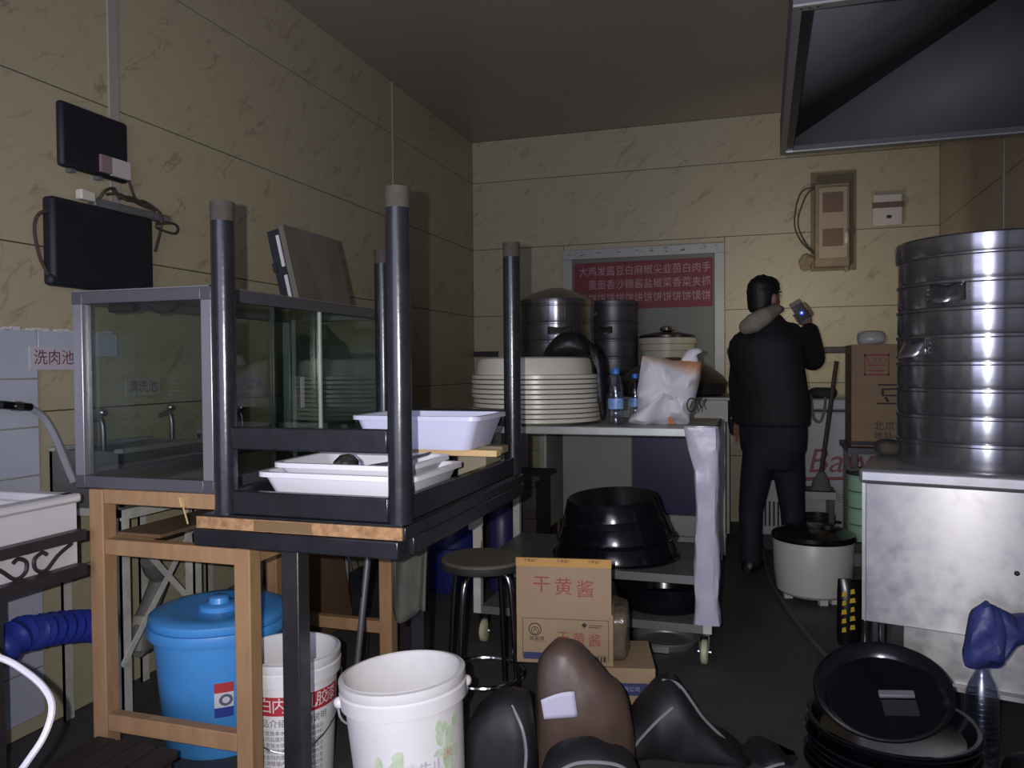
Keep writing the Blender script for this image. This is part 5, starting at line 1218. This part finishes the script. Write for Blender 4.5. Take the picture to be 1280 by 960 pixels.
remesh(person, .0062, 3)
for sg in (-1, 1):
    obj('eye', MB().blob(hc+hf*.083+hr*(sg*.032)+Vector((0, 0, .012)), (.011, .011, .008), 1, 12, 8), mat('eye_white', 'c9c4be', .3), person)
    obj('eyebrow', MB().tube([hc+hf*.086+hr*(sg*.016)+Vector((0, 0, .034)), hc+hf*.084+hr*(sg*.045)+Vector((0, 0, .034))], .004, 6), mat('hair_black', '0d0c0d', .6), person)
hair = MB()
hair.loft([ring(hc+Vector((0, 0, z))+hf*s, w, d, hf, hr) for z, s, w, d in ((-.085, -.055, .045, .035), (-.06, -.045, .066, .055), (-.02, -.028, .079, .076), (.03, -.016, .083, .092), (.075, -.008, .08, .098), (.105, -.006, .062, .08), (.122, -.008, .03, .04))], 22)
k = 0
for i in range(60):
    a = random.uniform(0, 6.28); z = random.uniform(.03, .12); w = .08*math.sqrt(max(.05, 1-(z/.125)**2)); p = hc+hr*(w*math.cos(a))+hf*(w*1.1*math.sin(a)-.008)+Vector((0, 0, z)); hair.blob(p, (.016, .016, .014), 1, 8, 6)
ho = obj('hair', hair, mat('hair_black', '0d0c0d', .6, bump=.6, bs=60), person); remesh(ho, .007, 2)
JK = mat('black_jacket', '0e0f14', .75, col2='14151b', ns=7, bump=.3, bs=10)
j = MB()
j.loft([ring(U(px, py), w, d) for px, py, w, d in ((965, 531, .205, .135), (965, 524, .21, .14), (966, 500, .205, .14), (961, 470, .205, .145), (956, 440, .21, .145), (956, 424, .20, .135), (958, 411, .14, .11), (959, 400, .10, .085), (959, 392, .075, .072))], 26)
loft_limb(j, [shR+Vector((-.03, .0, .0)), shR, shR.lerp(elR, .5), elR], [.075, .076, .074, .072]); loft_limb(j, [elR, elR.lerp(wrR, .45), elR.lerp(wrR, .95)], [.072, .068, .058])
loft_limb(j, [shL+Vector((.03, 0, .0)), shL, shL.lerp(elL, .5), elL], [.072, .07, .066, .062]); loft_limb(j, [elL, elL.lerp(wrL, .5), elL.lerp(wrL, .95)], [.062, .055, .045])
jo = obj('jacket', j, JK, person); remesh(jo, .012, 3)
h = MB(); loft_limb(h, [U(973, 386, -.03), U(962, 388, -.085), U(946, 396, -.135), U(933, 404, -.13), U(927, 408, -.10)], [(.022, .03), (.035, .045), (.05, .055), (.056, .055), (.045, .05)])
ho = obj('hood', h, mat('grey_fleece', '8c8677', .9, col2='7f796b', ns=12), person); remesh(ho, .01, 3)
tr = MB()
tr.loft([ring(U(px, py), w, d) for px, py, w, d in ((966, 585, .12, .09), (966, 560, .185, .115), (966, 540, .19, .12), (965, 522, .19, .12))], 22)
for hx, kn, ft in ((U(949, 566), U(940, 638, .03), ftL), (U(984, 566), U(992, 638, .02), ftR)): loft_limb(tr, [hx, hx.lerp(kn, .5), kn, kn.lerp(ft, .5), ft+Vector((0, 0, .0))], [.095, .084, .068, .064, .062])
to = obj('trousers', tr, mat('dark_denim', '10121c', .8, col2='151825', ns=12), person); remesh(to, .012, 3)
for ft, dr_ in ((ftL, fv), (ftR, fv)):
    sh_ = MB(); sdv = Vector((dr_.y, -dr_.x, 0))
    sh_.loft([(ft+dr_*s+Vector((0, 0, zc-.07)), sdv*w, Vector((0, 0, hz))) for s, w, hz, zc in ((-.075, .02, .025, .032), (-.06, .036, .04, .043), (0, .042, .045, .046), (.08, .046, .036, .037), (.14, .044, .028, .029), (.175, .022, .017, .02))], 16)
    obj('shoe', sh_, mat('black_shoe', '0f0f11', .45), person)
# phone
M3 = Matrix((ph_s, ph_a, ph_n)).transposed()
t = thing('smartphone', 'slim phone with a glowing blue spot held up in the raised hand', 'phone', fc)
t.rotation_euler = (0, 0, YAW)
def phb(x0, y0, z0, x1, y1, z1):
    b = MB().box(x0, y0, z0, x1, y1, z1); b.v = [ph_c + M3 @ v for v in b.v]; return b
obj('case', phb(-.036, -.072, -.0045, .036, .072, .0045), mat('phone_frame', '2b2724', .35), t, bev=.003)
scr = obj('screen', phb(-.033, -.062, .0045, .033, .045, .0055), mat('phone_screen', '06070c', .15), t)
obj('top_bezel', phb(-.034, .047, .0045, .034, .070, .0055), mat('gold_bezel', '6d604c', .4), t)
dsc = MB().lathe([(0, 0), (.0125, 0), (.0125, .0006), (0, .0006)], n=24); dsc.v = [ph_c+M3 @ (v+Vector((0.0, -.012, .006))) for v in dsc.v]; obj('blue_glow', dsc, mat('blue_glow', '101c80', .3, emis=(.02, .06, .9), es=1.2), scr)
dsc = MB().lathe([(0, 0), (.0045, 0), (.0045, .0006), (0, .0006)], n=20); dsc.v = [ph_c+M3 @ (v+Vector((0.0, -.012, .0068))) for v in dsc.v]; obj('bright_dot', dsc, mat('white_glow', 'c0d0ff', .3, emis=(.6, .8, 1), es=2.), scr)
led = MB().lathe([(0, 0), (.004, 0), (.004, .0008), (0, .0008)], n=12); led.v = [ph_c+M3 @ (Vector((v.x, v.y, -v.z))+Vector((-.02, .058, -.0046))) for v in led.v]; obj('torch_led', led, mat('led_glow', 'ffffff', .3, emis=(1, .93, .8), es=8.), t)
lw_ = Matrix.Translation(fc) @ Matrix.Rotation(YAW, 4, 'Z')
tl = lamp('phone_torch', 'SPOT', lw_ @ (ph_c - ph_n*.03 + ph_a*.058 - ph_s*.02), 12, (1, .91, .68), shadow_soft_size=.006, spot_size=R(150), spot_blend=.9)
aim = Vector((.35, YB, 1.75)) - tl.location
tl.rotation_euler = aim.to_track_quat('-Z', 'Y').to_euler()
